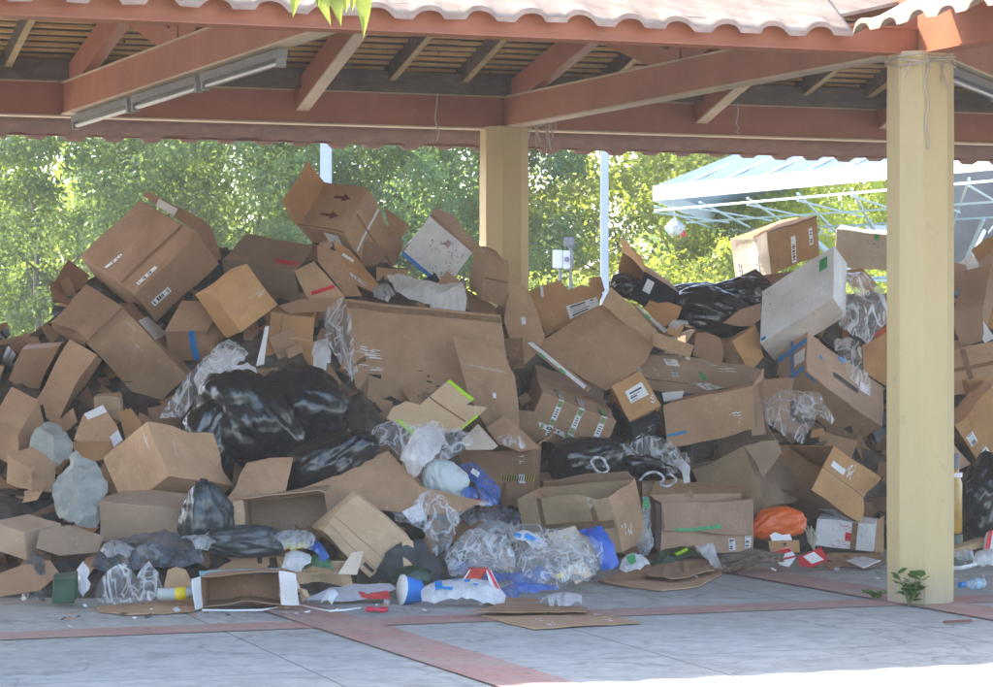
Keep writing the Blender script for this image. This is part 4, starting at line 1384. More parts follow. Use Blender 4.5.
def bag(label, px, py, rx, ry, mat=None, rot=0.0, d=0.1, depth=0.9, neck=None, amp=1.0, name='rubbish_bag', group=BAGG, cat='rubbish bag', sub=5, Y=None):
    """a filled bag: a slumped body with folds running to its neck (neck: direction in the picture, degrees)"""
    _seed[0] += 1; sd = _seed[0]; o_ = sd * 4.3
    Yc = (Y if Y is not None else pileY(px, py)) - d
    s = Yc / F
    RX, RZ = rx * s, ry * s; RY = depth * min(RX, RZ)
    c = unp(px, py, Yc + RY * 0.45)
    bm = bmesh.new()
    bmesh.ops.create_icosphere(bm, subdivisions=sub, radius=1.0)
    cr, sr = math.cos(R(rot)), math.sin(R(rot))
    nd = None
    if neck is not None: nd = Vector((math.cos(R(neck)), -0.25, math.sin(R(neck)))).normalized()
    for v in bm.verts:
        p = v.co.copy()
        r = 1.0 + amp * (0.16 * nz(p, 1.3, o_) + 0.07 * nz(p, 3.0, o_ + 5))
        if nd is not None:
            q = p.dot(nd)
            # folds radiate from the neck
            t1 = nd.cross(Vector((0, 1, 0.2))).normalized(); t2 = nd.cross(t1)
            an = math.atan2(p.dot(t1), p.dot(t2))
            wv = Vector((math.cos(an) * 2.4, math.sin(an) * 2.4, q * 0.6))
            r += amp * (0.085 * (1 - 2 * abs(nz(wv, 1.6, o_ + 2))) + 0.055 * (1 - 2 * abs(nz(wv, 3.4, o_ + 7)))) * (0.4 + 0.6 * max(0, q + .4))
            if q > 0.72: r += (q - 0.72) * 0.9
        else:
            r += amp * 0.06 * (1 - 2 * abs(nz(p, 2.6, o_ + 3)))
        r += amp * (0.026 * (1 - 2 * abs(nz(p, 5.0, o_ + 9))))
        p *= r
        if p.z < -0.75: p.z = -0.75 + (p.z + 0.75) * 0.35
        x, z = p.x * RX, p.z * RZ
        v.co = Vector((x * cr - z * sr, p.y * RY, x * sr + z * cr))
    zmin = min(v.co.z for v in bm.verts) + c.z
    if zmin < 0.01:
        for v in bm.verts:
            if v.co.z + c.z < 0.01: v.co.z = 0.01 - c.z + 0.02 * abs(nz(v.co, 8, 1))
    o = link(name, bm, mat or BLACKBAG, None, Matrix.Translation(c), True)
    return tag(o, label, cat, group)

# ------------------------------------------------------------------ core of the heap
def heap_core():
    crest = [(-120, 300), (30, 330), (80, 290), (140, 240), (200, 265), (260, 270), (310, 240), (380, 270), (440, 280), (500, 300), (560, 320), (620, 310), (680, 320), (740, 300), (790, 290), (860, 290), (930, 300), (1000, 285), (1120, 300)]
    bm = bmesh.new()
    NX, NY = 110, 46
    g = []
    for i in range(NX + 1):
        px = -120 + 1240 * i / NX
        top = interp(px, crest) + 12 * nz((px * .02, 0, 0), 1, 3)
        bot = interp(px, BASE) - 6
        col = []
        for j in range(NY + 1):
            t = j / NY
            py = bot + (top - bot) * t
            Y = pileY(px, py) + 0.42 + 0.12 * t
            p = unp(px, py, Y)
            p += Vector((nz(p, 2.2, 1), nz(p, 2.2, 5), nz(p, 2.2, 9))) * 0.22 + Vector((nz(p, 6, 2), nz(p, 6, 6), nz(p, 6, 8))) * 0.09
            if j == 0: p.z = -0.01
            p.z = max(p.z, -0.01)
            col.append(bm.verts.new(p))
        tp = col[-1].co.copy()
        for k in range(1, 8):
            f = k / 7
            p = Vector((tp.x + 0.05 * nz(tp, 3, k), tp.y + 0.35 + 1.9 * f, tp.z * (1 - f ** 1.4)))
            p += Vector((nz(p, 3, 1), nz(p, 3, 5), 0)) * 0.12
            col.append(bm.verts.new(p))
        g.append(col)
    for i in range(NX):
        for j in range(len(g[0]) - 1):
            f = bm.faces.new((g[i][j], g[i + 1][j], g[i + 1][j + 1], g[i][j + 1]))
            f.material_index = 0
    # countless scraps of board and film wedged into it
    rs = random.Random(12)
    for _ in range(1000):
        i = rs.randint(2, NX - 3); j = rs.randint(1, NY + 2)
        p = g[i][j].co
        n = Vector((rs.gauss(0, .6), -0.8 + rs.gauss(0, .5), 0.6 + rs.gauss(0, .5))).normalized()
        t = n.cross(Vector((rs.gauss(0, 1), rs.gauss(0, 1), rs.gauss(0, 1)))).normalized(); b = n.cross(t)
        w = rs.uniform(.04, .17); h = rs.uniform(.03, .12)
        c = p + Vector((0, -rs.uniform(.0, .05), rs.uniform(-.02, .04)))
        q = [c - t * w - b * h, c + t * w - b * h * rs.uniform(.7, 1.1), c + t * w * rs.uniform(.8, 1.1) + b * h, c - t * w + b * h]
        if min(v.z for v in q) < 0.01: continue
        f = bm.faces.new([bm.verts.new(v) for v in q])
        f.material_index = rs.choice((1, 1, 2, 2, 2, 2, 4, 4))
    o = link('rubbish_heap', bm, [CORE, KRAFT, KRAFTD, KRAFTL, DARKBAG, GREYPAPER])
    o['kind'] = 'stuff'
    tag(o, 'mass of crushed board and dark rubbish filling the gaps of the heap', 'rubbish')
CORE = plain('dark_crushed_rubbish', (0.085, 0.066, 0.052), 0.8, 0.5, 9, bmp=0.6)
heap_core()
# ------------------------------------------------------------------ the heap: what lies on it, left to right
PINKW = cardboard('cardboard_pinkish_white', (0.74, 0.65, 0.58), 0.03, 0.2)
# upper left
carton('large closed carton with two barcode strips at the upper left peak of the heap', (135, 294), (198, 234), (79, 257), (157, 323), mat=KRAFTD, d=0.15,
       marks=[('AB', .12, .05, .42, .10, 'barcode'), ('AB', .06, .60, .30, .65, 'barcode'), ('AC', .10, .45, .36, .62, 'barcode'), ('AB', .02, .24, .98, .27, 'brown')])
sheet('folded board strip with grey paper along the top edge of the upper left carton', [(143, 196), (147, 191), (205, 221), (212, 228), (222, 258), (216, 262), (198, 233)], d=-0.05, gy=0.002, mat=KRAFTD,
      marks=[([(159, 199), (178, 209), (174, 216), (156, 206)], 'paper')])
carton('dark closed carton wedged at the far left below the upper left carton', (85, 345), (50, 322), (123, 306), (88, 352), zc=60, mat=KRAFTD, d=-0.1)
carton('square carton standing on its corner with a grey label on its right edge', (122, 307), (188, 375), (86, 343), (134, 302), zc=70, mat=KRAFT, d=0.25,
       marks=[('AC', .22, .1, .50, .98, 'paper'), ('AB', .12, .12, .34, .16, 'scuff'), ('AB', .35, .30, .50, .33, 'scuff')],
       facemat={'AC': KRAFTD})
carton('long plain carton leaning at the far left edge of the heap', (97, 355), (71, 339), (54, 424), (101, 360), zc=60, mat=KRAFTD, d=0.2)
carton('dark carton at the far left edge behind the long leaning one', (60, 345), (22, 350), (28, 410), (66, 340), zc=60, mat=KRAFTD, d=-0.05)
carton('small tan box wedged under the square carton at left', (120, 397), (93, 398), (122, 428), (122, 392), zc=30, mat=KRAFTL, d=0.05)
sheet('torn board with white paper edge between the square carton and the white sacks', [(74, 440), (83, 415), (103, 405), (118, 428), (122, 440), (112, 452), (88, 446)], d=0.12, mat=KRAFT,
      marks=[([(84, 414), (103, 405), (107, 412), (88, 420)], 'paper'), ([(110, 438), (118, 431), (123, 441), (114, 448)], 'paper')])
sheet('brown board scrap above the fat white sack at left', [(72, 442), (112, 441), (108, 458), (92, 462), (76, 458)], d=0.14, mat=KRAFTO)
sheet('small board flap leaning on the lower left closed carton', [(118, 412), (131, 408), (143, 425), (126, 441)], d=0.12, mat=KRAFTO)
carton('closed carton with a vertical blue tape strip at left', (164, 331), (216, 330), (168, 362), (182, 300), z=(6, 30, 14), mat=KRAFTD, d=0.05,
       marks=[('AB', .50, .02, .64, .95, 'blue')])
carton('closed tan carton tilted with torn clear tape beside the long red taped carton', (243, 331), (278, 305), (211, 289), (226, 337), zc=26, mat=KRAFTO, d=0.25,
       marks=[('AB', .55, .30, .98, .42, 'scuff'), ('AC', .05, .1, .9, .3, 'brown')])
carton('long open carton with red tape below the carton printed with arrows', (294, 270), (223, 258), (317, 245), (300, 306), mat=KRAFTG, open=('BC2', 'BC'), d=0.02,
       marks=[('AB', .03, .18, .33, .32, 'red'), ('AC', .30, .78, .62, .88, 'red')])
sheet('loose carton flap with a curved red tape strip, right of the tilted tan carton', [(294, 271), (314, 262), (345, 296), (324, 310), (306, 296)], d=0.32, gy=0.004, mat=KRAFT,
      marks=[([(311, 292), (334, 285), (335, 288), (312, 296)], 'red')])
sheet('dark inner board showing beside the loose flap with red tape', [(317, 246), (338, 252), (362, 296), (346, 296), (318, 262)], d=0.1, gy=0.003, mat=KRAFTD)
sheet('crushed board layer between the red taped carton and the huge wrapped carton', [(278, 306), (300, 300), (325, 298), (345, 297), (340, 308), (320, 312), (290, 314)], d=0.22, mat=KRAFTD)
carton('brown carton printed with two dark arrows at the summit of the heap', (343, 234), (299, 226), (368, 189), (381, 288), mat=KRAFT, open=('BC2',), d=0.05,
       flaps=[('BC2', 'b0', 175, .42, KRAFTO), ('BC2', 'b1', 150, .25, KRAFT)],
       marks=[('AB', .62, .62, .22, .82, 'arrow'), ('AB', .70, .22, .30, .42, 'arrow'),
              ('BC', .03, .30, .97, .34, 'white'), ('BC', .46, .03, .50, .97, 'brown'), ('BC', .60, .04, .85, .20, 'greyprint'), ('AC', .20, .04, .52, .34, 'paper'), ('AC', .05, .5, .5, .6, 'ptape'), ('AB', .02, .02, .98, .05, 'brown')])
sheet('layered orange board slabs under the carton printed with arrows', [(333, 240), (350, 250), (372, 276), (381, 287), (372, 292), (350, 282), (338, 262)], d=0.0, gy=0.003, mat=KRAFTO,
      marks=[([(343, 253), (354, 260), (353, 263), (342, 256)], 'paper'), ([(350, 272), (366, 284), (366, 287), (350, 275)], 'maroon')])
sheet('thin board edge behind the carton printed with arrows', [(384, 207), (410, 226), (402, 237), (392, 238)], d=-0.25, gy=0.002, mat=KRAFT)
carton('white carton with a blue edge band and small drawings beside the summit carton', (430, 217), (400, 255), (473, 252), (435, 210), zc=42, mat=WHITEC, d=0.1, open=(), dent=False,
       facemat={'BC': KRAFTG},
       marks=[('AB', .90, .0, .995, .98, 'bluebar'), ('AB', .18, .28, .52, .55, 'print'), ('AB', .08, .62, .40, .92, 'greyprint'), ('AB', .70, .50, .86, .95, 'print'), ('AB', .68, .05, .85, .35, 'greyprint'), ('AB', .12, .50, .24, .60, 'brown'), ('AB', .40, .70, .62, .92, 'redprint')])
sheet('grey brown open lid behind the white carton with the blue edge', [(430, 216), (434, 208), (452, 214), (463, 228), (476, 243), (473, 252), (450, 232)], d=-0.05, gy=0.002, mat=KRAFTG)
carton('upright tan carton standing in front of the middle pillar', (487, 250), (512, 255), (473, 244), (481, 304), zc=14, mat=KRAFT, d=0.15, facemat={'BC': KRAFTL},
       marks=[('AC', .05, .50, .95, .53, 'brown'), ('BC', .1, .05, .9, .08, 'scuff')])
crumple('milky white film draped between the white carton and the huge carton', [(387, 277), (398, 275), (420, 284), (440, 288), (462, 285), (466, 296), (465, 320), (436, 322), (430, 308), (410, 303), (396, 296)], MILKY, d=0.15, amp=0.03, gy=0.004)
crumple('blue green film scrap under the summit carton', [(372, 292), (386, 286), (396, 296), (388, 304), (374, 300)], GREYF, d=0.12, amp=0.03)
# centre
carton('huge film wrapped carton filling the middle of the heap', (345, 298), (500, 315), (364, 455), (324, 312), z=(8, -48, 42), mat=KRAFT, d=0.10, amp=0.016, facemat={'BC': KRAFTD},
       marks=[('AB', .02, .34, .24, .36, 'scuff'), ('AB', .02, .26, .22, .38, 'scuff'), ('AB', .03, .42, .22, .46, 'scuff'), ('AB', .40, .42, .66, .60, 'print'), ('AB', .01, .02, .99, .06, 'brown'), ('AB', .42, .56, .66, .64, 'brown'), ('BC', .05, .1, .5, .7, 'scuff')])
crumple('clear stretch film wrinkled over the left side of the huge carton', [(322, 314), (344, 299), (352, 330), (358, 372), (352, 384), (336, 360), (326, 340)], CLEAR, d=0.16, amp=0.03, gy=0.003)
sheet('folded brown board leaning on the right half of the huge carton', [(453, 337), (480, 343), (505, 351), (509, 366), (515, 377), (518, 400), (520, 436), (497, 441), (482, 420), (468, 393), (459, 360)], d=0.30, gy=0.002, mat=KRAFT, amp=0.02,
      marks=[([(462, 362), (508, 372), (508, 374), (462, 364)], 'scuff'), ([(493, 393), (496, 394), (496, 399), (493, 398)], 'white')])
sheet('opened out box with lime green edges lying on the huge carton', [(387, 418), (392, 408), (406, 401), (420, 405), (448, 381), (473, 400), (466, 405), (487, 408), (478, 417), (461, 431), (418, 435), (396, 424)], d=0.42, gy=0.0035, mat=KRAFTL,
      marks=[([(396, 421), (399, 419), (416, 432), (412, 436)], 'lime'), ([(447, 382), (450, 380), (474, 399), (472, 402)], 'lime'), ([(459, 432), (461, 429), (477, 415), (478, 418)], 'lime'), ([(398, 414), (404, 414), (404, 417), (398, 417)], 'greyprint'), ([(430, 397), (466, 422), (465, 423), (429, 398)], 'brown')])
carton('upright tan carton with clear tape at the left of the huge carton', (271, 311), (317, 316), (266, 365), (272, 306), zc=50, mat=KRAFTO, d=0.2,
       marks=[('AB', .25, .42, .98, .46, 'scuff'), ('AB', .24, .0, .27, .98, 'brown')])
sheet('narrow white card standing beside the upright tan carton', [(265, 327), (269, 326), (264, 364), (256, 366)], d=0.2, gy=0.002, mat=WHITEC)
sheet('small brown board strip above the round black bag', [(256, 369), (278, 368), (283, 377), (262, 381)], d=0.22, mat=KRAFT)
crumple('small milky bag beside the upright tan carton', [(314, 342), (328, 340), (331, 358), (326, 372), (312, 372), (313, 352)], MILKY, d=0.2, amp=0.02)
crumple('long clear sleeve of packing film hanging down the left of the heap', [(229, 340), (244, 350), (249, 356), (240, 366), (231, 383), (216, 392), (198, 400), (184, 420), (160, 421), (166, 410), (190, 380), (210, 358)], CLEAR, d=0.42, amp=0.035, gy=0.004)
crumple('crumpled white foam sheet inside the long clear sleeve', [(222, 352), (238, 352), (246, 360), (232, 378), (214, 390), (198, 394), (194, 380), (208, 364)], MILKY, d=0.36, amp=0.03, gy=0.004)
crumple('torn white plastic bag hanging over the black bags', [(232, 366), (248, 364), (256, 370), (262, 390), (278, 394), (276, 411), (264, 404), (250, 392), (236, 384)], MILKY, d=0.42, amp=0.025, gy=0.003)
bag('wide black rubbish bag left of the round one', 248, 426, 52, 40, BLACKBAG, rot=-20, neck=120, d=0.22)
bag('round black rubbish bag against the huge carton', 305, 411, 43, 40, BLACKBAG, neck=150, d=0.20)
bag('slack black bag below the round one', 322, 466, 46, 26, BLACKBAG, rot=12, neck=40, d=0.2)
bag('small black bag behind the lower left closed carton', 208, 445, 28, 36, BLACKBAG, neck=60, d=0.05)
sheet('brown board with a serrated edge under the wide black bag', [(247, 463), (270, 458), (293, 457), (286, 490), (258, 497), (224, 502), (236, 486), (240, 474)], d=0.2, mat=KRAFT)
# lower left
carton('closed carton with a peaked top at the lower left', (168, 475), (147, 421), (234, 485), (124, 511), mat=KRAFT, d=0.42, marks=[('AB', .40, .25, .75, .29, 'scuff'), ('AC', .55, .1, .95, .16, 'scuff')])
carton('long low carton under the peaked one at the lower left', (100, 500), (192, 509), (99, 541), (112, 486), zc=45, mat=KRAFTG, d=0.42)
DIMSACK = plain('limp_white_sacking', (0.30, 0.315, 0.30), 0.8, 0.15, 12)
crumple('fat limp white sack with a gathered top at the lower left', [(60, 520), (54, 500), (60, 482), (72, 470), (70, 460), (78, 456), (84, 464), (98, 468), (108, 484), (106, 510), (96, 528), (84, 530), (70, 526)], DIMSACK, d=0.3, amp=0.075, gy=0.003, bulge=.06, frq=4.5, name='woven_sack', cat='sack', group='white sacks at the left')
crumple('smaller limp white sack above the fat one at the lower left', [(34, 466), (30, 448), (38, 432), (50, 424), (62, 428), (73, 444), (72, 460), (58, 470), (44, 472)], DIMSACK, d=0.2, amp=0.05, gy=0.003, bulge=.05, frq=4.5, name='woven_sack', cat='sack', group='white sacks at the left')
bag('crinkled dark bag drawn up to a tip at the lower left', 206, 525, 25, 32, DARKBAG, neck=95, d=0.5, amp=1.3)
bag('low crinkled dark bag before the open carton at the lower left', 248, 543, 32, 17, DARKBAG, neck=170, d=0.55, amp=1.3)
crumple('torn dark film spread below the long low carton', [(92, 572), (98, 556), (120, 545), (150, 540), (176, 534), (200, 545), (205, 562), (180, 572), (150, 573), (120, 578)], DARKF, d=0.35, amp=0.06, gy=0.004)
crumple('grey paper with a blue edge on the crinkled dark bag', [(181, 538), (196, 537), (217, 545), (208, 552), (196, 552)], GREYF, d=0.75, amp=0.012, name='paper_scrap', cat='paper')
crumple('heap of clear film at the lower left corner', [(98, 603), (96, 592), (108, 580), (126, 570), (138, 584), (150, 566), (160, 580), (166, 596), (152, 606), (120, 608)], CLEAR, d=0.25, amp=0.07, gy=0.004)
crumple('small milky bag standing at the far lower left', [(76, 586), (78, 572), (84, 562), (90, 570), (90, 590), (84, 598)], MILKY, d=0.2, amp=0.03, gy=0.002)
sheet('torn brown board standing behind the yellow tube', [(163, 592), (168, 570), (176, 567), (186, 570), (192, 582), (192, 594)], d=0.35, gy=0.002, mat=KRAFT)
carton('dark green crate end at the far lower left', (50, 577), (75, 575), (51, 605), (53, 572), zc=40, mat=plain('dark_green_crate', (0.03, 0.075, 0.05), 0.6), d=0.1, group='', cat='crate', name='crate')
bm = bmesh.new(); q = floorY(603)
tube(bm, [unp(158, 594, q - .2), unp(178, 594, q - .2), unp(196, 591, q - .2)], [0.035, 0.036, 0.030], 10)
o = tag(link('packaging_tube', bm, plain('pale_blue_wrapper', (0.45, 0.52, 0.55), 0.4), smooth=True), 'pale tube with a yellow end lying at the lower left', 'tube', LITTERG)
bm = bmesh.new(); tube(bm, [unp(176, 594, q - .2), unp(187, 592.7, q - .2)], 0.0385, 10); finish_part('yellow_band', bm, YELLOW, o, True)
sheet('flat brown board on the floor under the film heap at the lower left', [(96, 606), (150, 603), (196, 600), (205, 607), (190, 612), (130, 615), (100, 612)], floor=0.008, mat=KRAFT, jag=0.5)
carton('low display tray on its side with a blue green rim and torn white paper', (201, 575), (280, 572), (202, 607), (207, 571), zc=55, mat=KRAFTD, open=('AB',), d=0.35, Y=floorY(606) + .33,
       flaps=[('AB', 'b0', 100, .20, WHITEC), ('AB', 'b1', 175, .22, WHITEC)])
sheet('blue green card rim lying along the low display tray', [(199, 571), (240, 569), (280, 568), (281, 573), (240, 574), (200, 576)], Y=floorY(606) - .06, gy=0.001, mat=plain('blue_green_card', (0.16, 0.33, 0.38), 0.6), step=5)
sheet('torn white paper hanging inside the low display tray', [(233, 574), (262, 573), (261, 590), (254, 591), (252, 583), (243, 579)], Y=floorY(606) + .02, gy=0.001, mat=PAPER, step=5, name='paper_scrap', cat='paper')
carton('open carton lying on its side facing out at the lower left', (242, 501), (325, 491), (246, 546), (250, 495), zc=62, mat=KRAFTG, open=('AB',), d=0.35,
       flaps=[('AB', 'b0', 165, .34, KRAFTL), ('AB', 'b1', 170, .33, KRAFTP), ('AB', 'a0', 105, .35, KRAFT)])
crumple('maroon and grey wrapping inside the open carton at the lower left', [(272, 541), (282, 536), (305, 536), (316, 541), (312, 550), (285, 552)], GREYF, d=0.55, amp=0.03)
sheet('yellow plastic scraper among the litter at the lower left', [(276, 543), (284, 541), (294, 543), (309, 543), (309, 547), (297, 549), (293, 553), (289, 549), (277, 548)], Y=14.95, gy=0.002, mat=YELLOW, step=4, name='plastic_scraper', cat='scraper', group='', smooth=True)
crumple('dark blue packet beside the yellow scraper', [(307, 545), (313, 540), (322, 550), (330, 560), (322, 564), (311, 556)], BLUEF, Y=14.9, amp=0.03, name='packet', cat='packet')
carton('low open tray holding packets behind the low display tray', (281, 572), (352, 576), (283, 584), (276, 556), zc=30, mat=KRAFTL, open=('AC',), Y=14.75,
       flaps=[])
crumple('white and green packet in the low tray', [(281, 571), (287, 554), (298, 553), (310, 558), (311, 567), (301, 573)], MILKY, Y=14.85, amp=0.02, name='packet', cat='packet')
crumple('dark green packet in the low tray', [(302, 571), (308, 557), (322, 560), (332, 566), (334, 572), (318, 574)], plain('dark_green_foil', (0.03, 0.10, 0.04), 0.35, 0.4, 20), Y=14.88, amp=0.03, name='packet', cat='packet')
sheet('beige printed card leaning in the low tray', [(338, 574), (352, 553), (364, 551), (357, 575)], Y=14.72, gy=0.003, mat=BEIGEC, marks=[([(351, 566), (355, 557), (357, 557), (353, 566)], 'greyprint')])
sheet('bent brown board on edge above the low display tray', [(213, 572), (225, 564), (255, 553), (268, 553), (270, 564), (262, 572)], Y=14.9, gy=0.003, mat=KRAFT,
      marks=[([(257, 558), (262, 557), (262, 564), (258, 564)], 'black')])
# lower centre
sheet('large bent board sloping to a point at the lower centre', [(303, 488), (345, 470), (388, 451), (404, 468), (420, 486), (445, 492), (481, 503), (462, 512), (430, 514), (395, 512), (340, 504)], d=0.35, gy=0.007, mat=KRAFT, amp=0.02)
carton('tilted carton with folded flaps before the bent board at the lower centre', (358, 495), (413, 541), (316, 531), (352, 490), zc=60, mat=KRAFTL, d=0.1, Y=15.1,
       marks=[('AB', .0, .58, 1.0, .59, 'brown'), ('AB', .0, .80, 1.0, .81, 'brown'), ('AB', .78, .84, .96, .90, 'black')])
sheet('torn beige flap hanging from the tilted carton at the lower centre', [(402, 540), (413, 541), (415, 562), (424, 570), (416, 573), (404, 573), (403, 556)], Y=15.0, gy=0.002, mat=KRAFTL)
crumple('black cloth bunched beside the tilted carton', [(372, 580), (386, 562), (402, 552), (412, 543), (424, 544), (430, 562), (444, 574), (440, 584), (405, 582)], CLOTH, Y=15.15, amp=0.05, gy=0.004, bulge=0.1, name='black_cloth', cat='cloth', group='')
crumple('dark green printed packet in front of the black cloth', [(388, 579), (400, 574), (420, 570), (432, 574), (430, 584), (408, 586), (392, 585)], plain('dark_foil', (0.02, 0.045, 0.025), 0.3, 0.5, 14), Y=14.95, amp=0.03, name='packet', cat='packet')
crumple('clear crumpled film below the huge carton', [(369, 455), (372, 436), (386, 428), (398, 428), (412, 436), (428, 432), (438, 429), (450, 436), (470, 436), (474, 448), (462, 458), (450, 466), (430, 478), (416, 480), (402, 466), (388, 452)], CLEAR, d=0.5, amp=0.06, gy=0.005)
crumple('milky bundle of film below the lime edged box', [(400, 462), (410, 448), (426, 434), (440, 432), (446, 446), (440, 464), (424, 476), (414, 480)], MILKY, d=0.62, amp=0.06, bulge=.12, gy=0.004)
bag('pale green white bag beside the blue packet', 446, 482, 22, 17, WHITEBAG, d=0.5, neck=120, rot=-20, name='carrier_bag', cat='bag', group='carrier bags in the heap')
crumple('bright blue packet at the centre of the heap', [(460, 468), (470, 465), (480, 474), (490, 484), (500, 492), (499, 506), (484, 508), (476, 494), (468, 480)], BLUEF, d=0.55, amp=0.04, name='packet', cat='packet',
        marks=[([(473, 476), (480, 483), (478, 487), (471, 480)], 'paper')])
crumple('deep blue packet end below the pale green white bag', [(460, 497), (474, 490), (478, 502), (466, 505)], BLUEF, d=0.55, amp=0.03, name='packet', cat='packet')
crumple('red and white striped bag by the blue packet', [(446, 518), (460, 508), (484, 502), (492, 508), (470, 516), (452, 524)], MILKY, d=0.5, amp=0.03, name='carrier_bag', cat='bag', group='carrier bags in the heap',
        marks=[([(449, 518), (462, 511), (463, 513), (450, 520)], 'red'), ([(465, 510), (484, 505), (485, 507), (466, 512)], 'red')])
crumple('dark smoky film between the clear film and the board', [(455, 521), (470, 512), (500, 508), (521, 518), (520, 532), (495, 532), (470, 530)], DARKF, d=0.35, amp=0.04, gy=0.005)
crumple('clear film heap before the bent board', [(386, 512), (398, 508), (412, 516), (420, 505), (432, 497), (446, 506), (450, 516), (460, 522), (456, 540), (448, 556), (436, 560), (426, 546), (414, 536), (400, 526)], CLEAR, d=0.25, amp=0.07, gy=0.005)
sheet('white folded paper standing in the clear film heap', [(402, 512), (421, 503), (427, 520), (412, 524)], d=0.32, gy=0.003, mat=PAPER, name='paper_scrap', cat='paper')
crumple('big sheet of clear film spread at the foot of the heap', [(444, 566), (456, 546), (470, 533), (500, 529), (530, 536), (560, 542), (586, 548), (602, 550), (602, 566), (592, 582), (566, 590), (540, 596), (500, 598), (470, 590), (450, 580)], CLEAR, Y=15.6, amp=0.07, gy=0.009, bulge=.05)
crumple('second sheet of clear film tumbled over the right end of the big one', [(520, 566), (532, 548), (556, 544), (578, 552), (596, 560), (590, 578), (566, 588), (540, 590), (524, 580)], CLEAR, Y=15.3, amp=0.06, gy=0.008)
crumple('second sheet of clear film tumbled over the left end of the big one', [(448, 570), (454, 552), (470, 540), (492, 536), (510, 548), (516, 566), (498, 580), (470, 584)], CLEAR, Y=15.35, amp=0.06, gy=0.008)
crumple('blue printed edge of film at the foot of the heap', [(498, 596), (502, 588), (530, 590), (556, 586), (560, 592), (540, 597), (512, 599)], BLUEF, Y=15.0, amp=0.02, gy=0.006)
crumple('blue streaked film inside the big clear sheet', [(452, 574), (460, 566), (476, 572), (498, 578), (520, 576), (546, 574), (552, 584), (520, 590), (480, 584)], BLUEF, Y=15.35, amp=0.05, gy=0.006)
crumple('white film with blue print on the big clear sheet', [(510, 538), (520, 534), (538, 540), (548, 546), (534, 550), (516, 546)], MILKY, Y=15.5, amp=0.03, gy=0.006, marks=[([(514, 540), (522, 543), (520, 546), (513, 543)], 'blue'), ([(526, 541), (540, 545), (538, 548), (524, 545)], 'blue')])
sheet('small yellow plastic strip poking from the big clear sheet', [(556, 575), (566, 572), (568, 576), (558, 579)], Y=15.15, gy=0.003, mat=YELLOW, step=4, name='plastic_strip', cat='plastic', group='')
sheet('beige card square standing at the foot of the open front carton', [(547, 534), (575, 526), (584, 541), (580, 550), (556, 546)], Y=15.9, gy=0.003, mat=BEIGEC)
sheet('beige card behind the end of the big clear sheet', [(564, 569), (582, 558), (592, 575), (576, 584)], Y=15.25, gy=0.004, mat=BEIGEC)
crumple('grey film under the beige cards', [(562, 582), (576, 572), (594, 562), (600, 574), (588, 587), (572, 588)], GREYF, Y=15.35, amp=0.03)
crumple('blue plastic sheet folded by the open front carton', [(579, 531), (588, 529), (602, 532), (611, 548), (619, 566), (612, 571), (601, 572), (594, 556), (586, 540)], BLUECLOTH, Y=15.85, amp=0.03, gy=0.004, bulge=.08, name='plastic_sheet', cat='plastic sheet', smooth=True)
# centre, above
carton('open carton with a black and yellow hazard tape band at the centre', (533, 450), (458, 449), (533, 506), (541, 440), zc=45, mat=KRAFTD, d=0.3, open=('AC',),
       flaps=[('AC', 'a1', 75, .8, KRAFT), ('AC', 'c0', 140, .3, KRAFT)],
       facemat={'AB': KRAFTD}, marks=[('AB', .0, .46, .42, .56, 'stripe'), ('AB', .10, .1, .2, .3, 'scuff'), ('AB', .12, .45, .2, .6, 'white')])
sheet('beige card with small print leaning behind the hazard taped carton', [(462, 440), (478, 424), (498, 446), (492, 450), (466, 450)], d=0.28, gy=0.003, mat=BEIGEC, marks=[([(470, 432), (475, 428), (478, 432), (473, 436)], 'greyprint')])
sheet('brown board peak behind the hazard taped carton', [(486, 428), (504, 415), (528, 436), (541, 448), (520, 452), (498, 444)], d=0.22, gy=0.003, mat=KRAFT)
crumple('clear film tucked behind the hazard taped carton', [(496, 440), (508, 437), (524, 446), (526, 450), (504, 450)], CLEAR, d=0.3, amp=0.03)
carton('tilted carton crossed by white and green printed tape', (542, 393), (616, 421.5), (524, 437), (530, 350), mat=KRAFT, d=0.3, facemat={'AC': KRAFTP}, lift=False,
       marks=[('AB', .22, -.0, .29, 1.0, 'vtape'), ('AB', .50, .0, .57, 1.0, 'vtape'), ('AB', .80, .0, .87, 1.0, 'vtape'), ('AB', .0, .60, 1.0, .72, 'ptape'), ('AC', .22, .0, .29, .2, 'ptape'), ('AC', .50, .0, .57, .2, 'ptape'), ('AC', .80, .0, .87, .14, 'green'), ('BC', .5, .0, .7, .25, 'white')])
sheet('brown board standing left of the large opened out carton', [(512, 274), (529, 291), (538, 314), (545, 338), (535, 355), (522, 367), (512, 345), (504, 321)], d=-0.12, gy=0.002, mat=KRAFT, jag=0.5, marks=[([(521, 318), (525, 317), (526, 324), (522, 325)], 'white')])
sheet('torn topped board with a white printed label right of the middle pillar', [(529, 291), (545, 285), (560, 280), (568, 290), (582, 285), (595, 288), (603, 294), (598, 306), (572, 322), (545, 337), (536, 312)], d=-0.1, gy=0.002, mat=KRAFTO, jag=0.5,
      marks=[([(566, 306.5), (596.5, 297), (599.5, 305), (570, 319.5)], 'label'), ([(573, 310), (586, 305.5), (587, 308), (574, 313)], 'redprint'), ([(540, 287), (543, 286), (544, 297), (541, 297)], 'white')])
sheet('small torn board peak beside the grey post', [(588, 284), (593, 277), (601, 277), (605, 291), (598, 295)], d=-0.2, gy=0.002, mat=KRAFTO)
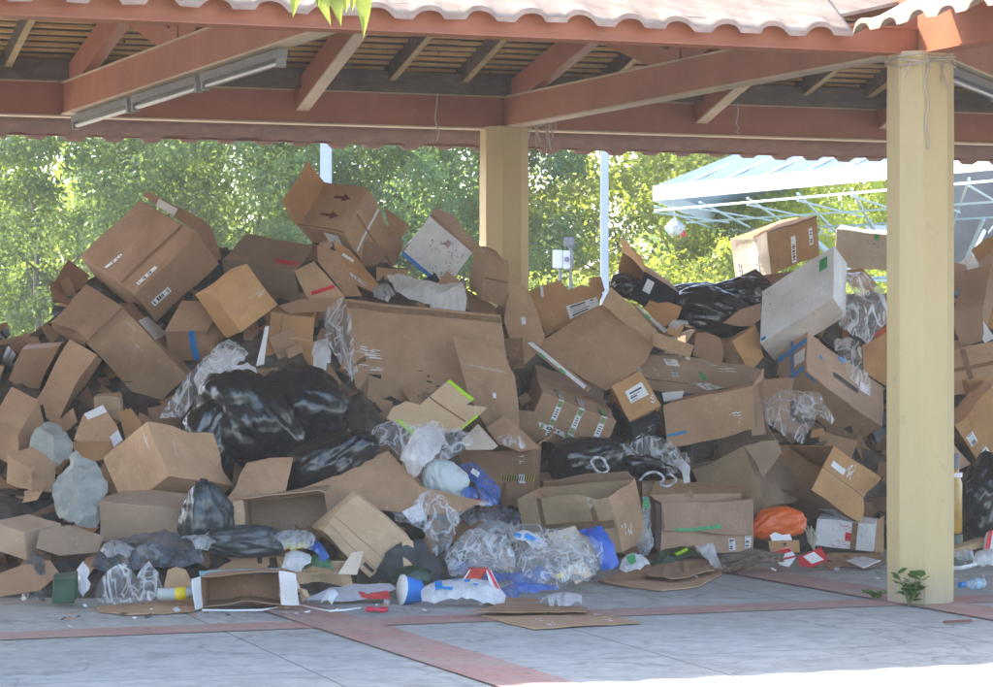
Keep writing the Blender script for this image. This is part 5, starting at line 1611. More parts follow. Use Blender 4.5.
sheet('large opened out carton with its flaps spread across the upper middle of the heap', [(537, 345), (556, 332), (575, 320), (602, 304), (630, 326), (653, 347), (645, 362), (632, 373), (606, 391), (586, 380), (560, 362)], d=0.12, gy=0.006, mat=KRAFT, amp=0.02,
      marks=[([(575, 337), (580, 342), (580, 343), (575, 339)], 'print')],
      panels=[([(602, 304), (611, 287), (634, 308), (656, 331), (653, 347), (628, 326)], 0.0, 0.001, KRAFT, 0.02, (628, 325)),
              ([(653, 346), (652, 331), (672, 338), (694, 346), (690, 357), (670, 352)], 0.0, 0.002, KRAFT, 0.05, (653, 346))])
sheet('edge strip with white and green tape above the printed tape carton', [(526, 341), (534, 341), (566, 366), (591, 388), (588, 392), (560, 372), (530, 349)], d=0.35, gy=0.004, mat=KRAFTD,
      marks=[([(527, 343), (532, 342), (586, 386), (584, 389)], 'white'), ([(540, 353), (546, 358), (545, 360), (539, 355)], 'green'), ([(560, 368), (566, 373), (565, 375), (559, 370)], 'green')])
sheet('board edge with torn white green tape at the top of the opened out carton', [(630, 302), (634, 303), (668, 330), (674, 334), (668, 336), (648, 322)], d=0.2, gy=0.003, mat=KRAFT, marks=[([(636, 306), (640, 307), (668, 331), (664, 333)], 'white'), ([(646, 314), (651, 318), (649, 320), (644, 316)], 'green')])
carton('black faced open carton with a tan lid beside the grey post', (632, 301), (645, 271), (672, 325), (609, 279), zc=50, mat=KRAFTO, d=0.1, facemat={'AB': BLACKC}, open=('AC', 'BC'),
       flaps=[('AC', 'c1', 150, .45, KRAFTO)], marks=[('AB', .45, .10, .85, .28, 'paper')])
bag('black bag stuffed into the black faced carton', 624, 287, 15, 12, BLACKBAG, d=0.12, neck=40, rot=-30)
sheet('torn tan board under the black faced carton', [(644, 308), (650, 300), (658, 303), (668, 302), (682, 307), (678, 318), (665, 327), (655, 320)], d=0.25, gy=0.003, mat=KRAFTO, jag=1.0)
bag('large shiny black bag on the right crest of the heap', 706, 312, 36, 24, BLACKBAG, rot=-22, neck=20, d=0.1, depth=1.1)
bag('black bag behind the large shiny one, under the two tone carton', 743, 296, 30, 17, BLACKBAG, rot=12, neck=150, d=-0.15, depth=1.2)
bag('flat black bag at the back of the right crest', 688, 293, 24, 9, BLACKBAG, rot=5, neck=20, d=-0.3, depth=1.5)
sheet('curved brown board below the large shiny black bag', [(696, 333), (706, 332), (720, 338), (724, 352), (722, 364), (704, 360), (693, 356)], d=0.25, gy=0.003, mat=KRAFTD, amp=0.03)
sheet('small tan carton flap under the large shiny black bag', [(667, 329), (676, 321), (684, 325), (680, 338), (668, 334)], d=0.3, gy=0.002, mat=KRAFTO)
crumple('milky film scrap by the large shiny black bag', [(668, 326), (676, 320), (688, 322), (688, 327), (676, 330)], MILKY, d=0.35, amp=0.015)
carton('open orange brown carton leaning left of the white panel box', (731, 340), (755, 325), (746, 374), (717, 346), zc=24, mat=KRAFTO, d=0.3, open=(),
       facemat={'BC': KRAFT})
sheet('pinkish carton lid over the open orange brown carton', [(723, 323), (741, 309), (761, 303), (761, 318), (752, 326), (738, 326)], d=0.45, gy=0.009, mat=KRAFTP)
sheet('wide flat board with green tape and white labels lying across the middle right', [(621, 351), (640, 353), (683, 357), (720, 362), (745, 364), (760, 369), (767, 383), (745, 387), (722, 389), (700, 394), (668, 391), (635, 387), (628, 370)], d=0.35, gy=0.0075, mat=KRAFTG, amp=0.02,
      marks=[([(663, 359), (676, 361), (680, 368), (667, 366)], 'label'), ([(633, 366), (640, 367), (641, 373), (634, 373)], 'vtape'), ([(651, 366), (656, 368), (661, 376), (655, 375)], 'scuff'), ([(671, 371), (677, 372), (679, 378), (673, 378)], 'vtape'),
             ([(698, 373), (702, 373), (707, 381), (702, 381)], 'green'), ([(692, 383), (712, 385), (724, 389), (706, 391)], 'vtape'), ([(705, 365), (735, 367), (740, 373), (714, 372)], 'scuff'), ([(621, 374), (688, 383), (688, 384), (621, 376)], 'brown'), ([(685, 358), (690, 359), (690, 362), (685, 361)], 'paper')])
sheet('white papers wedged under the wide flat board', [(662, 393), (684, 391), (682, 398), (664, 402)], d=0.35, gy=0.003, mat=PAPER, name='paper_scrap', cat='paper')
sheet('dark blue film scrap under the wide flat board', [(672, 399), (684, 393), (703, 394), (690, 399), (676, 403)], d=0.3, gy=0.003, mat=plain('navy_film', (0.03, 0.04, 0.12), 0.3), name='film_scrap', cat='plastic film', group=FILMG)
carton('small tan box with a white address label on the black wrapped box', (631, 421.5), (661, 405), (610.5, 387), (629, 433), mat=KRAFTO, d=0.5,
       marks=[('AB', .30, .38, .85, .72, 'label'), ('AB', .78, .0, .96, .36, 'scuff'), ('AC', .0, .0, 1.0, .12, 'scuff')])
carton('box wrapped in black film under the small tan box', (631, 434), (662, 417), (612, 402), (630, 459), z=(12, 30, 6), mat=BLACKC, d=0.44, marks=[('AC', .05, .35, .5, .6, 'scuff'), ('AC', .6, .3, .9, .5, 'scuff')])
carton('plain tan carton with a blue felt stripe, its flap open to the right', (663, 405), (754, 386), (667, 449), (675, 399), zc=65, mat=KRAFT, d=0.55, open=('BC2',),
       flaps=[('BC2', 'c0', 150, .3, KRAFT), ('BC2', 'b1', 130, .5, KRAFTD)],
       facemat=None, marks=[('AB', .02, .68, .23, .74, 'blue'), ('AB', .72, .50, .86, .80, 'scuff')])
sheet('pinkish folded flap at the open end of the carton with the blue stripe', [(745, 388), (757, 384), (762, 410), (766, 434), (752, 436)], d=0.72, gy=0.002, mat=KRAFTP)
sheet('brown carton lid above the grey film at right', [(758, 386), (782, 390), (804, 397), (790, 400), (762, 400)], d=0.35, gy=0.003, mat=KRAFTD)
crumple('shiny grey film spilling from the carton with the blue stripe', [(761, 400), (775, 398), (790, 398), (806, 400), (822, 402), (822, 408), (834, 424), (830, 430), (814, 426), (812, 436), (802, 448), (792, 446), (780, 438), (766, 428), (762, 414)], CLEAR, d=0.65, amp=0.06, gy=0.005, bulge=.12)
sheet('tan carton edge below the grey film at right', [(812, 430), (824, 428), (825, 436), (810, 438)], d=0.5, gy=0.003, mat=KRAFTO)
bag('dark bag round and slack behind the open front carton', 582, 462, 35, 24, BLACKBAG, d=0.25, neck=30, amp=.7)
bag('black crumpled bag with white cords at the centre right', 645, 466, 34, 17, BLACKBAG, d=0.35, neck=150, amp=1.5)
crumple('clear film over the black crumpled bag with white cords', [(600, 458), (614, 452), (636, 446), (648, 440), (664, 446), (686, 456), (690, 466), (676, 472), (650, 458), (626, 462)], CLEAR, d=0.6, amp=0.05, gy=0.005)
def smooth_line(pts, n=5):
    out = []
    for i in range(len(pts) - 1):
        p0 = pts[max(i - 1, 0)]; p1 = pts[i]; p2 = pts[i + 1]; p3 = pts[min(i + 2, len(pts) - 1)]
        for k in range(n):
            t = k / n
            out.append(tuple(0.5 * (2 * b + (c - a) * t + (2 * a - 5 * b + 4 * c - d) * t * t + (3 * b - a - 3 * c + d) * t ** 3) for a, b, c, d in zip(p0, p1, p2, p3)))
    return out + [pts[-1]]
for k, (pts, lb) in enumerate((([(591, 462), (594, 458), (602, 458), (606, 464), (608, 470), (602, 473), (596, 470), (592, 464)], 'white looped cord at the left of the black crumpled bag'),
                               ([(640, 480), (646, 474), (656, 472), (664, 478), (660, 484), (668, 486), (676, 480), (670, 474)], 'white tangled cord at the right of the black crumpled bag'))):
    yy = pileY(pts[0][0], pts[0][1]) - 0.62
    cord('white_string', [unp(x, y, yy + .02 * math.sin(i)) for i, (x, y) in enumerate(smooth_line(pts))], 0.009, lb, 'cord', 'white cords on the black bag', mat=plain('white_cotton', (0.62, 0.65, 0.70), 0.8))
crumple('white torn cloth at the right of the black crumpled bag', [(672, 462), (678, 460), (690, 470), (690, 484), (684, 485), (678, 474)], MILKY, d=0.65, amp=0.03, name='cloth_scrap', cat='cloth', group='')
carton('low brown carton under the black crumpled bag with cords', (642, 484), (696, 485), (643, 496), (640, 478), zc=30, mat=KRAFT, d=0.35, open=('AC',))
# right half, upper
carton('two tone carton, pale left and orange right, on top of the heap', (771, 274), (734, 280), (820, 256), (767, 232), z=(42, 44, 2), mat=KRAFTO, d=-0.35, facemat={'AC': BEIGEC},
       marks=[('BC', .44, .05, .53, .70, 'maroon'), ('BC', .80, .36, .88, .76, 'maroon'), ('AC', .30, .1, .42, .5, 'maroon'), ('AC', .80, .1, .88, .4, 'maroon'), ('BC', .0, .96, 1.0, .995, 'brown')])
carton('pale film wrapped carton behind the front pillar at the top of the heap', (837, 229), (892, 236), (834, 266), (841, 224), zc=45, mat=BEIGEC, d=-0.3,
       marks=[('AB', .50, .12, .88, .75, 'greyprint'), ('AB', .66, .0, .74, .16, 'green'), ('AB', .0, .1, .2, .3, 'scuff')])
sheet('brown board just below the pale wrapped carton', [(838, 272), (862, 268), (876, 283), (874, 292), (852, 286)], d=-0.1, gy=0.005, mat=KRAFTO)
sheet('brown board with a dark lower edge under the two tone carton', [(752, 283), (766, 275), (800, 270), (806, 278), (790, 290), (766, 292)], d=-0.25, gy=0.006, mat=KRAFTD)
carton('large white flat box with a green label leaning in front of the two tone carton', (760, 344), (833, 298), (762, 291), (774, 361), zc=38, mat=WHITEC, d=0.35, dent=False, amp=0.006, facemat={'AC': PINKW},
       marks=[('AB', .0, .0, .012, 1.0, 'greyprint'), ('AB', .80, .66, .91, .88, 'greenlabel'), ('AB', .70, .0, .715, .99, 'greyprint'), ('AB', .02, .62, .14, .94, 'print'), ('AB', .02, .42, .12, .50, 'print'), ('AB', .02, .02, .08, .08, 'blue'), ('AB', .40, .30, .68, .36, 'greyprint'), ('AB', .30, .60, .45, .66, 'greyprint'), ('AB', .74, .28, .98, .33, 'greyprint')])
crumple('big bag of clear film beside the front pillar', [(834, 276), (846, 280), (862, 282), (872, 290), (880, 302), (886, 320), (884, 330), (874, 338), (866, 348), (850, 344), (838, 338), (826, 328), (816, 318), (828, 304), (834, 292)], CLEAR, d=0.5, amp=0.07, gy=0.004, bulge=.22, marks=())
crumple('twisted tail of clear film over the blue taped carton', [(832, 342), (846, 338), (858, 346), (860, 364), (862, 374), (870, 382), (870, 396), (858, 392), (846, 382), (840, 366), (834, 352)], CLEAR, d=0.55, amp=0.05, gy=0.004, bulge=.08)
carton('long carton bound with blue tape at the right of the heap', (806, 373), (807, 332), (775, 392), (884, 427), mat=KRAFTP, d=0.45, facemat={'BC': KRAFT, 'AB': KRAFTP},
       marks=[('AB', .0, .45, 1.0, .56, 'blue'), ('AB', .72, .0, .86, .99, 'blue'), ('AB', .05, .1, .18, .9, 'blue'), ('AB', .30, .05, .62, .40, 'paper'), ('AC', .40, .34, .50, .66, 'black'),
              ('AC', .60, .16, .66, .20, 'blue'), ('AC', .88, .42, .99, .50, 'blue'), ('AC', .50, .68, .70, .80, 'paper'), ('BC', .05, .0, .10, .14, 'blue'), ('BC', .4, .55, .5, .62, 'redprint')])
sheet('tan board leaning behind the blue taped carton, next to the front pillar', [(862, 345), (874, 340), (886, 332), (886, 386), (876, 380), (864, 372)], d=0.15, gy=0.002, mat=KRAFTO)
sheet('small red card by the front pillar above the tan board', [(874, 334), (886, 326), (886, 342), (876, 342)], d=0.25, gy=0.002, mat=plain('red_card', (0.5, 0.09, 0.05), 0.5))
# right half, lower
carton('open carton with a grey inside and a raised back flap at the lower right', (743, 448), (692, 470), (770, 509), (776, 440), zc=40, mat=KRAFTL, d=0.5, open=('AC',), facemat={'BC': KRAFTG},
       flaps=[('AC', 'a1', 80, .5, KRAFTG), ('AC', 'c1', 150, .3, KRAFTG)])
sheet('grey brown flap standing right of the carton with a grey inside', [(745, 447), (762, 441), (777, 440), (782, 452), (772, 466), (763, 478), (756, 462)], d=0.55, gy=0.002, mat=KRAFTG)
carton('open carton tilted to the left beside the front pillar', (812, 490), (834, 446), (861, 522), (766, 488), mat=KRAFTO, d=0.62, open=('AC',), facemat={'BC': KRAFTD},
       flaps=[('AC', 'a1', 175, .25, KRAFTO)],
       marks=[('AB', .50, .0, .515, 1.0, 'brown'), ('AB', .60, .30, .92, .52, 'scuff'), ('AB', .66, .40, .96, .50, 'scuff'), ('AB', .62, .10, .74, .36, 'paper'), ('AB', .54, .06, .60, .30, 'corner'), ('AB', .56, .62, .64, .95, 'corner'), ('AB', .84, .68, .94, .95, 'corner'), ('BC', .56, .08, .95, .48, 'label')])
carton('long open carton in the front row at the centre', (612, 492), (518, 499), (622, 553), (637, 479), mat=KRAFTL, d=0.1, Y=16.9, open=('AC',), facemat={'BC': KRAFT},
       flaps=[('AC', 'a1', 40, .16, KRAFTP), ('AC', 'c1', -50, .3, KRAFT)],
       marks=[('AB', .02, .45, .99, .58, 'brown'), ('AB', .18, .0, .24, 1.0, 'brown'), ('AB', .75, .0, .80, 1.0, 'brown'), ('BC', .55, .1, .8, .5, 'scuff'), ('AB', .35, .5, .75, .6, 'scuff')])
carton('carton with its front flap hanging down in the front row at the right', (660, 502), (754, 500), (661, 553), (649, 495), zc=48, mat=KRAFTP, d=0.1, Y=17.6, open=('AC',),
       flaps=[('AC', 'a0', 262, .62, KRAFTP), ('AC', 'a1', 60, .3, KRAFT)],
       marks=[('AB', .72, .72, .79, .96, 'label'), ('AB', .90, .70, .97, .93, 'label'), ('BC', .05, .0, .95, .5, 'white')])
sheet('torn green and white tape hanging on the front flap of the right carton', [(674, 528), (690, 528), (706, 526), (720, 524), (722, 528), (704, 530), (690, 531), (676, 531)], Y=17.2, gy=0.002, mat=GTAPE, step=4, name='tape_scrap', cat='tape', group='')
bag('orange plastic carrier bag at the right foot of the heap', 780, 523, 25, 17, ORANGEBAG, d=0.35, neck=200, rot=8, name='carrier_bag', cat='bag', group='carrier bags in the heap')
sheet('white printed patch of the orange bag', [(770, 535), (775, 532), (782, 535), (790, 534), (792, 540), (772, 541)], Y=16.95, gy=0.003, mat=PAPER, step=5, name='paper_scrap', cat='paper')
carton('white parcel with red print and brown tape by the front pillar', (817, 519), (875, 524), (815, 546), (822, 513), zc=38, mat=WHITEC, d=0.15, dent=False, facemat={'BC': WHITEC},
       marks=[('AB', .60, .0, .70, 1.0, 'brown'), ('AB', .20, .05, .32, .42, 'greyprint'), ('AB', .75, .15, .88, .55, 'greyprint'), ('AB', .33, .05, .60, .40, 'redprint'), ('AB', .22, .70, .60, .95, 'redprint'), ('AB', .50, .40, .60, .70, 'red')])
sheet('upright brown board between the white parcel and the front pillar', [(876, 520), (884, 516), (884, 556), (874, 556)], d=0.1, gy=0.002, mat=KRAFT)
sheet('flat torn boards on the floor under the white parcel', [(822, 563), (828, 552), (850, 550), (880, 553), (886, 562), (868, 568), (846, 566), (830, 569)], floor=0.008, mat=KRAFT, jag=0.8, step=7)
sheet('white printed leaflet on the torn boards by the front pillar', [(846, 561), (862, 557), (881, 561), (863, 568)], floor=0.035, mat=PAPER, step=6, name='leaflet', cat='leaflet', group='', marks=[([(852, 561), (862, 559), (874, 561), (863, 565)], 'greyprint')])
sheet('small brown card tag with a punched slot below the orange bag', [(768.5, 541), (799, 540), (800, 552), (770, 553)], Y=16.9, gy=0.003, mat=KRAFTO, marks=[([(783, 543), (787, 543), (785, 546), (784, 546)], 'black')])
sheet('red and white card packet below the orange bag', [(770, 553), (789, 547), (796, 557), (789, 567), (779, 565)], Y=16.75, gy=0.006, mat=PAPER, name='packet', cat='packet', marks=[([(771, 553), (789, 548), (792, 552), (774, 558)], 'red'), ([(778, 560), (796, 556), (796, 558), (779, 562)], 'red')])
sheet('red and white card packet nearest the white parcel', [(798, 557), (821, 547), (828, 560), (812, 567), (799, 565)], Y=16.75, gy=0.006, mat=REDINK, name='packet', cat='packet', marks=[([(803, 557), (814, 552), (824, 560), (812, 564)], 'paper'), ([(806, 557), (812, 555), (818, 560), (811, 562)], 'redprint')])
# dried broom head
bm = bmesh.new(); rs = random.Random(4)
yb = 16.65
for k in range(150):
    a = unp(778, 558, yb) + Vector((rs.uniform(-.02, .04), rs.uniform(-.05, .05), rs.uniform(-.02, .03)))
    b = unp(rs.uniform(720, 745), rs.uniform(555, 570), yb) + Vector((0, rs.uniform(-.12, .12), 0))
    m = (a + b) / 2 + Vector((0, rs.uniform(-.03, .03), rs.uniform(0.0, .05)))
    for q in (a, b, m): q.z = max(q.z, 0.014)
    tube(bm, [a, m, b], 0.004, 3, False)
tag(link('broom_head', bm, plain('dry_bristle', (0.17, 0.125, 0.09), 0.9, 0.4, 40)), 'worn brown broom head lying on the floor before the right carton', 'broom')
bm = bmesh.new()
for k in range(9):
    a = unp(814, 550 - k * .4, 17.1); b = unp(804 + k * 1.2, 526 + (k % 3) * 3, 17.2)
    tube(bm, [a, (a + b) / 2 + Vector((.02 * math.sin(k * 2), -.02, 0)), b], 0.006, 4)
tag(link('twine_bunch', bm, plain('pale_twine', (0.40, 0.36, 0.28), 0.8)), 'bunch of pale twine between the orange bag and the white parcel', 'twine')
crumple('dark green packet at the foot of the right carton', [(650, 565), (664, 554), (680, 550), (694, 548), (700, 556), (686, 563), (668, 570), (655, 570)], plain('green_black_foil', (0.025, 0.05, 0.02), 0.3, 0.5, 18), Y=16.9, amp=0.03, name='packet', cat='packet', marks=[([(674, 560), (686, 554), (688, 557), (676, 563)], 'lime')])
crumple('white torn packet before the right carton', [(696, 547), (713, 543), (716, 556), (722, 570), (712, 572), (704, 560)], MILKY, Y=16.85, amp=0.025, name='packet', cat='packet', gy=0.003)
crumple('green and white packet strip between the two front row cartons', [(642, 497), (649, 497), (650, 520), (654, 545), (648, 556), (640, 560), (636, 546), (643, 530)], GREYF, Y=17.1, amp=0.03, gy=0.002, name='packet', cat='packet', marks=[([(643, 500), (648, 500), (648, 510), (643, 510)], 'green')])
crumple('white and green packet beside the blue plastic sheet', [(619, 572), (622, 562), (634, 556), (644, 558), (650, 566), (640, 574), (626, 575)], MILKY, Y=16.0, amp=0.03, name='packet', cat='packet', marks=[([(626, 562), (634, 560), (636, 568), (630, 570)], 'green')])
sheet('wide torn board flat on the floor before the front row', [(598, 581), (623, 572), (650, 565), (690, 561), (720, 566), (722, 574), (700, 586), (662, 591), (630, 587)], floor=0.008, mat=KRAFT, jag=0.8)
sheet('crumpled brown paper on the wide torn board', [(640, 574), (660, 565), (684, 566), (712, 562), (714, 572), (690, 577), (664, 578)], floor=0.04, mat=KRAFT, amp=0.05, jag=1.2, step=6, name='paper_scrap', cat='paper')
# foot of the heap, centre
bm = bmesh.new()
yc = floorY(604) - 0.02
a = unp(402, 590, yc); b = unp(420, 587.5, yc + 0.04); a.z = 0.085; b.z = 0.072
tube(bm, [a, a.lerp(b, .5), b], [0.082, 0.074, 0.062], 20, False)
dv = (b - a).normalized()
tube(bm, [a + dv * .004, a - dv * .006, a - dv * .006], [0.088, 0.088, 0.080], 20, False, 1)
tube(bm, [b - dv * .01, b - dv * .009], [0.060, 0.001], 20, False, 1)
o = tag(link('paper_cup', bm, [BLUEINK, PAPER], smooth=True), 'blue paper cup lying on its side at the foot of the heap', 'cup')
bm = bmesh.new(); tube(bm, [a + dv * .03, a + dv * .032], [0.076, 0.002], 20, False); finish_part('orange_residue', bm, plain('orange_residue', (0.55, 0.25, 0.10), 0.5, 0.5, 30), o)
crumple('white carrier bag with blue print at the foot of the heap', [(422, 604), (421, 592), (434, 584), (456, 582), (476, 580), (489, 581), (492, 592), (506, 600), (504, 607), (484, 608), (462, 604), (440, 606)], MILKY, Y=14.55, amp=0.03, gy=0.006, name='carrier_bag', cat='bag', group='carrier bags in the heap',
        marks=[([(434, 585), (441, 583), (443, 596), (436, 598)], 'blue'), ([(442, 594), (453, 596), (452, 599), (442, 597)], 'blue'), ([(452, 584), (460, 583), (459, 586), (452, 587)], 'blue'), ([(464, 588), (470, 587), (470, 591), (465, 591)], 'blue'), ([(474, 592), (479, 594), (477, 596), (473, 594)], 'blue')])
carton('red and yellow snack carton with a white edge at the foot of the heap', (467, 570), (489, 569), (460, 581), (468, 567), zc=26, mat=plain('red_snack_print', (0.55, 0.05, 0.03), 0.4, 0.2, 12), Y=14.85, group='', cat='snack box', name='snack_box',
       marks=[('AB', .2, .45, .8, .75, 'redprint'), ('AB', .0, .0, .08, 1.0, 'paper')])
sheet('red edged white card leaning on the snack carton', [(486, 570), (491, 570), (502, 592), (500, 597), (490, 585)], Y=14.8, gy=0.003, mat=PAPER, marks=[([(487, 570), (490, 570), (502, 593), (499, 595)], 'red')])
crumple('crumpled white tissue on the floor at the lower left', [(321, 604), (327, 596), (336, 593), (339, 600), (332, 607)], MILKY, Y=14.45, amp=0.02, name='tissue', cat='tissue', smooth=True)
sheet('grey magazine lying behind the white tissue', [(306, 600), (330, 588), (352, 581), (390, 583), (396, 590), (372, 596), (340, 600)], Y=14.75, gy=0.012, mat=GREYPAPER, amp=0.03, name='magazine', cat='magazine', group='', marks=[([(358, 590), (388, 592), (390, 600), (362, 597)], 'red'), ([(334, 590), (350, 586), (350, 588), (334, 592)], 'print')])
bm = bmesh.new(); c = unp(377, 612, floorY(612)); c.z = 0.016
tube(bm, [c + Vector((math.cos(k * .3142) * .055, math.sin(k * .3142) * .035, 0.004 * math.sin(k))) for k in range(21)], 0.011, 6)
tag(link('plastic_ring', bm, plain('pinkish_red_plastic', (0.62, 0.03, 0.07), 0.35), smooth=True), 'small red plastic ring on the floor before the blue cup', 'ring')
sheet('flat board piece with pale tape on the floor, nearest the camera', [(482, 616), (520, 613), (560, 611), (588, 612), (615, 617), (641, 623), (600, 625), (566, 627), (534, 629), (508, 623)], floor=0.008, mat=KRAFT, jag=0.3,
      marks=[([(532, 620), (545, 619), (560, 626), (548, 627)], 'scuff'), ([(590, 614), (600, 615), (618, 622), (608, 623)], 'scuff')])
sheet('thin board strip on the floor behind the taped board piece', [(470, 612), (500, 604), (540, 604), (588, 608), (586, 612), (540, 612), (500, 613)], floor=0.03, mat=KRAFTD, jag=0.3)
crumple('white foam strip on the floor before the big clear sheet', [(540, 604), (550, 599), (566, 599), (582, 602), (582, 605), (562, 606)], MILKY, floor=0.05, amp=0.01, step=3, name='foam_strip', cat='foam', smooth=True)
sheet('long board sliver on the floor under the printed carrier bag', [(486, 598), (505, 598), (540, 600), (538, 602), (504, 602), (488, 601)], floor=0.03, mat=KRAFTD)
cord('white_string', [unp(x, y, floorY(y)) + Vector((0, 0, .012)) for x, y in ((288, 604), (305, 608), (318, 611), (330, 613), (345, 612), (360, 610))], 0.006, 'thin white cord on the floor at the lower left', 'cord', '', mat=PAPER)
cord('white_string', [unp(x, y, floorY(y)) + Vector((0, 0, .012)) for x, y in ((202, 612), (230, 612.5), (262, 612), (280, 609))], 0.006, 'thin pale strap on the floor before the low display tray', 'cord', '', mat=PAPER)
for k, (pts, lb) in enumerate((([(285, 590), (291, 585), (298, 586), (302, 592), (296, 598), (288, 600)], 'beige tissue scrap before the low tray'), ([(278, 600), (282, 592), (287, 596), (286, 603)], 'white paper scrap beside the low display tray'),
                               ([(296, 594), (303, 592), (310, 600), (302, 603)], 'brown paper scrap behind the white tissue'))):
    crumple(lb, pts, (BEIGEC, MILKY, KRAFTL)[k], Y=14.55, amp=0.03, name='paper_scrap', cat='paper', group=LITTERG)
# right of the front pillar
carton('brown carton with three barcode stickers right of the front pillar', (953, 424), (991, 384), (993, 486), (946, 418), zc=60, mat=KRAFTO, d=0.3,
       marks=[('AB', .06, .26, .22, .42, 'barcode'), ('AB', .12, .56, .30, .80, 'barcode'), ('AB', .02, .88, .20, .99, 'barcode')])
sheet('pinkish board corner below the barcoded carton', [(948, 436), (958, 450), (971, 464), (958, 470), (946, 472)], d=0.45, gy=0.002, mat=KRAFTP)
sheet('flattened brown board with crossing tape lines right of the front pillar', [(946, 352), (970, 346), (1010, 338), (1012, 384), (980, 392), (946, 396)], d=0.1, gy=0.005, mat=KRAFT, marks=[([(948, 370), (1008, 358), (1008, 362), (948, 374)], 'brown'), ([(960, 350), (965, 349), (978, 392), (972, 393)], 'brown')])
carton('dark open carton above the taped board right of the front pillar', (956, 350), (984, 343), (954, 312), (966, 308), z=(10, 16, 30), mat=KRAFTD, d=0.0)
sheet('grey white board strip leaning right of the front pillar', [(962, 310), (973, 304), (984, 322), (995, 338), (985, 343), (974, 328)], d=0.15, gy=0.003, mat=WHITEC)
sheet('large orange brown board at the right edge of the heap', [(958, 292), (976, 280), (1000, 266), (1010, 300), (1000, 332), (984, 326), (972, 306)], d=0.0, gy=0.004, mat=KRAFTO, marks=[([(971, 284), (976, 282), (979, 292), (974, 294)], 'green')])
sheet('brown board tilted at the top right edge of the heap', [(971, 250), (984, 240), (1000, 232), (1002, 252), (985, 258), (978, 262)], d=-0.3, gy=0.002, mat=KRAFTO)
sheet('creased white paper beside the top right board', [(957, 264), (972, 252), (978, 262), (981, 277), (971, 281), (966, 274)], d=-0.2, gy=0.002, mat=PAPER, amp=0.04, name='paper_scrap', cat='paper', marks=[([(966, 258), (970, 256), (971, 262), (967, 264)], 'redprint')])
sheet('grey pink carton side right of the front pillar near the top', [(948, 262), (966, 265), (968, 276), (958, 290), (948, 292)], d=-0.2, gy=0.002, mat=KRAFTP)
sheet('pinkish carton side at the top right edge', [(979, 262), (1002, 244), (1004, 276), (984, 284)], d=-0.15, gy=0.003, mat=KRAFTP)
carton('small brown open box above the barcoded carton', (966, 384), (990, 376), (968, 404), (962, 380), zc=20, mat=KRAFTO, d=0.35, open=('AC',))
bag('black bag at the lower right edge, right of the front pillar', 986, 506, 26, 38, BLACKBAG, d=0.25, neck=70, amp=1.2)
# jar, bottle, plank beside the pillar
bm = bmesh.new(); c = unp(950, 546, 17.2); c.z = 0.0
prof = [(0.0, .0), (.075, .0), (.082, .02), (.082, .34), (.06, .40), (.06, .44)]
tube(bm, [c + Vector((0, 0, .22 + h)) for r, h in prof], [max(r, .001) for r, h in prof], 16)
o = tag(link('tall_jar', bm, plain('amber_tin', (0.42, 0.24, 0.04), 0.3, 0.3, 8), smooth=True), 'amber tin with a dark lid half hidden by the front pillar', 'tin')
bm = bmesh.new(); tube(bm, [c + Vector((0, 0, .66)), c + Vector((0, 0, .76))], .064, 16); finish_part('lid', bm, GDARK, o)
bm = bmesh.new(); tube(bm, [c + Vector((0, 0, .60)), c + Vector((0, 0, .63))], .0835, 16); finish_part('white_band', bm, PAPER, o)
bm = bmesh.new(); tube(bm, [c + Vector((0, 0, .0)), c + Vector((0, 0, .215))], .086, 16); finish_part('green_base', bm, plain('dull_green_tin', (0.09, 0.13, 0.09), 0.4), o)
bm = bmesh.new(); beam(bm, unp(948, 553, 16.7), unp(984, 541, 16.9), 0.09, 0.05)
bmesh.ops.bevel(bm, geom=bm.edges[:], offset=0.006, segments=1, affect='EDGES')
tag(link('wooden_plank', bm, wood('offcut_wood', (0.36, 0.24, 0.13), (0.52, 0.38, 0.22), (1, 5, 5))), 'short pale wooden plank lying right of the front pillar', 'plank')
crumple('white carrier bag on the floor under the red and white box', [(972, 566), (975, 556), (986, 552), (1000, 553), (1002, 566), (986, 568)], MILKY, Y=16.7, amp=0.03, name='carrier_bag', cat='bag', group='carrier bags in the heap')
crumple('grey netting scrap on the floor by the wooden plank', [(950, 556), (962, 552), (972, 554), (974, 560), (958, 561)], GREYF, Y=16.65, amp=0.02)
carton('narrow red and white box at the lower right edge', (986, 554), (997, 551), (989, 532), (984, 556), zc=12, mat=PAPER, Y=16.75, group='', cat='packet', name='packet', marks=[('AB', .0, .0, .45, 1.0, 'red'), ('AB', .5, .3, .9, .7, 'redprint')])
cord('hose_pipe', [unp(x, y, floorY(y)) + Vector((0, 0, .015)) for x, y in ((950, 570), (960, 570), (970, 568), (978, 565), (984, 560))], 0.014, 'thin white hose curving on the floor right of the front pillar', 'hose', '', mat=PAPER)
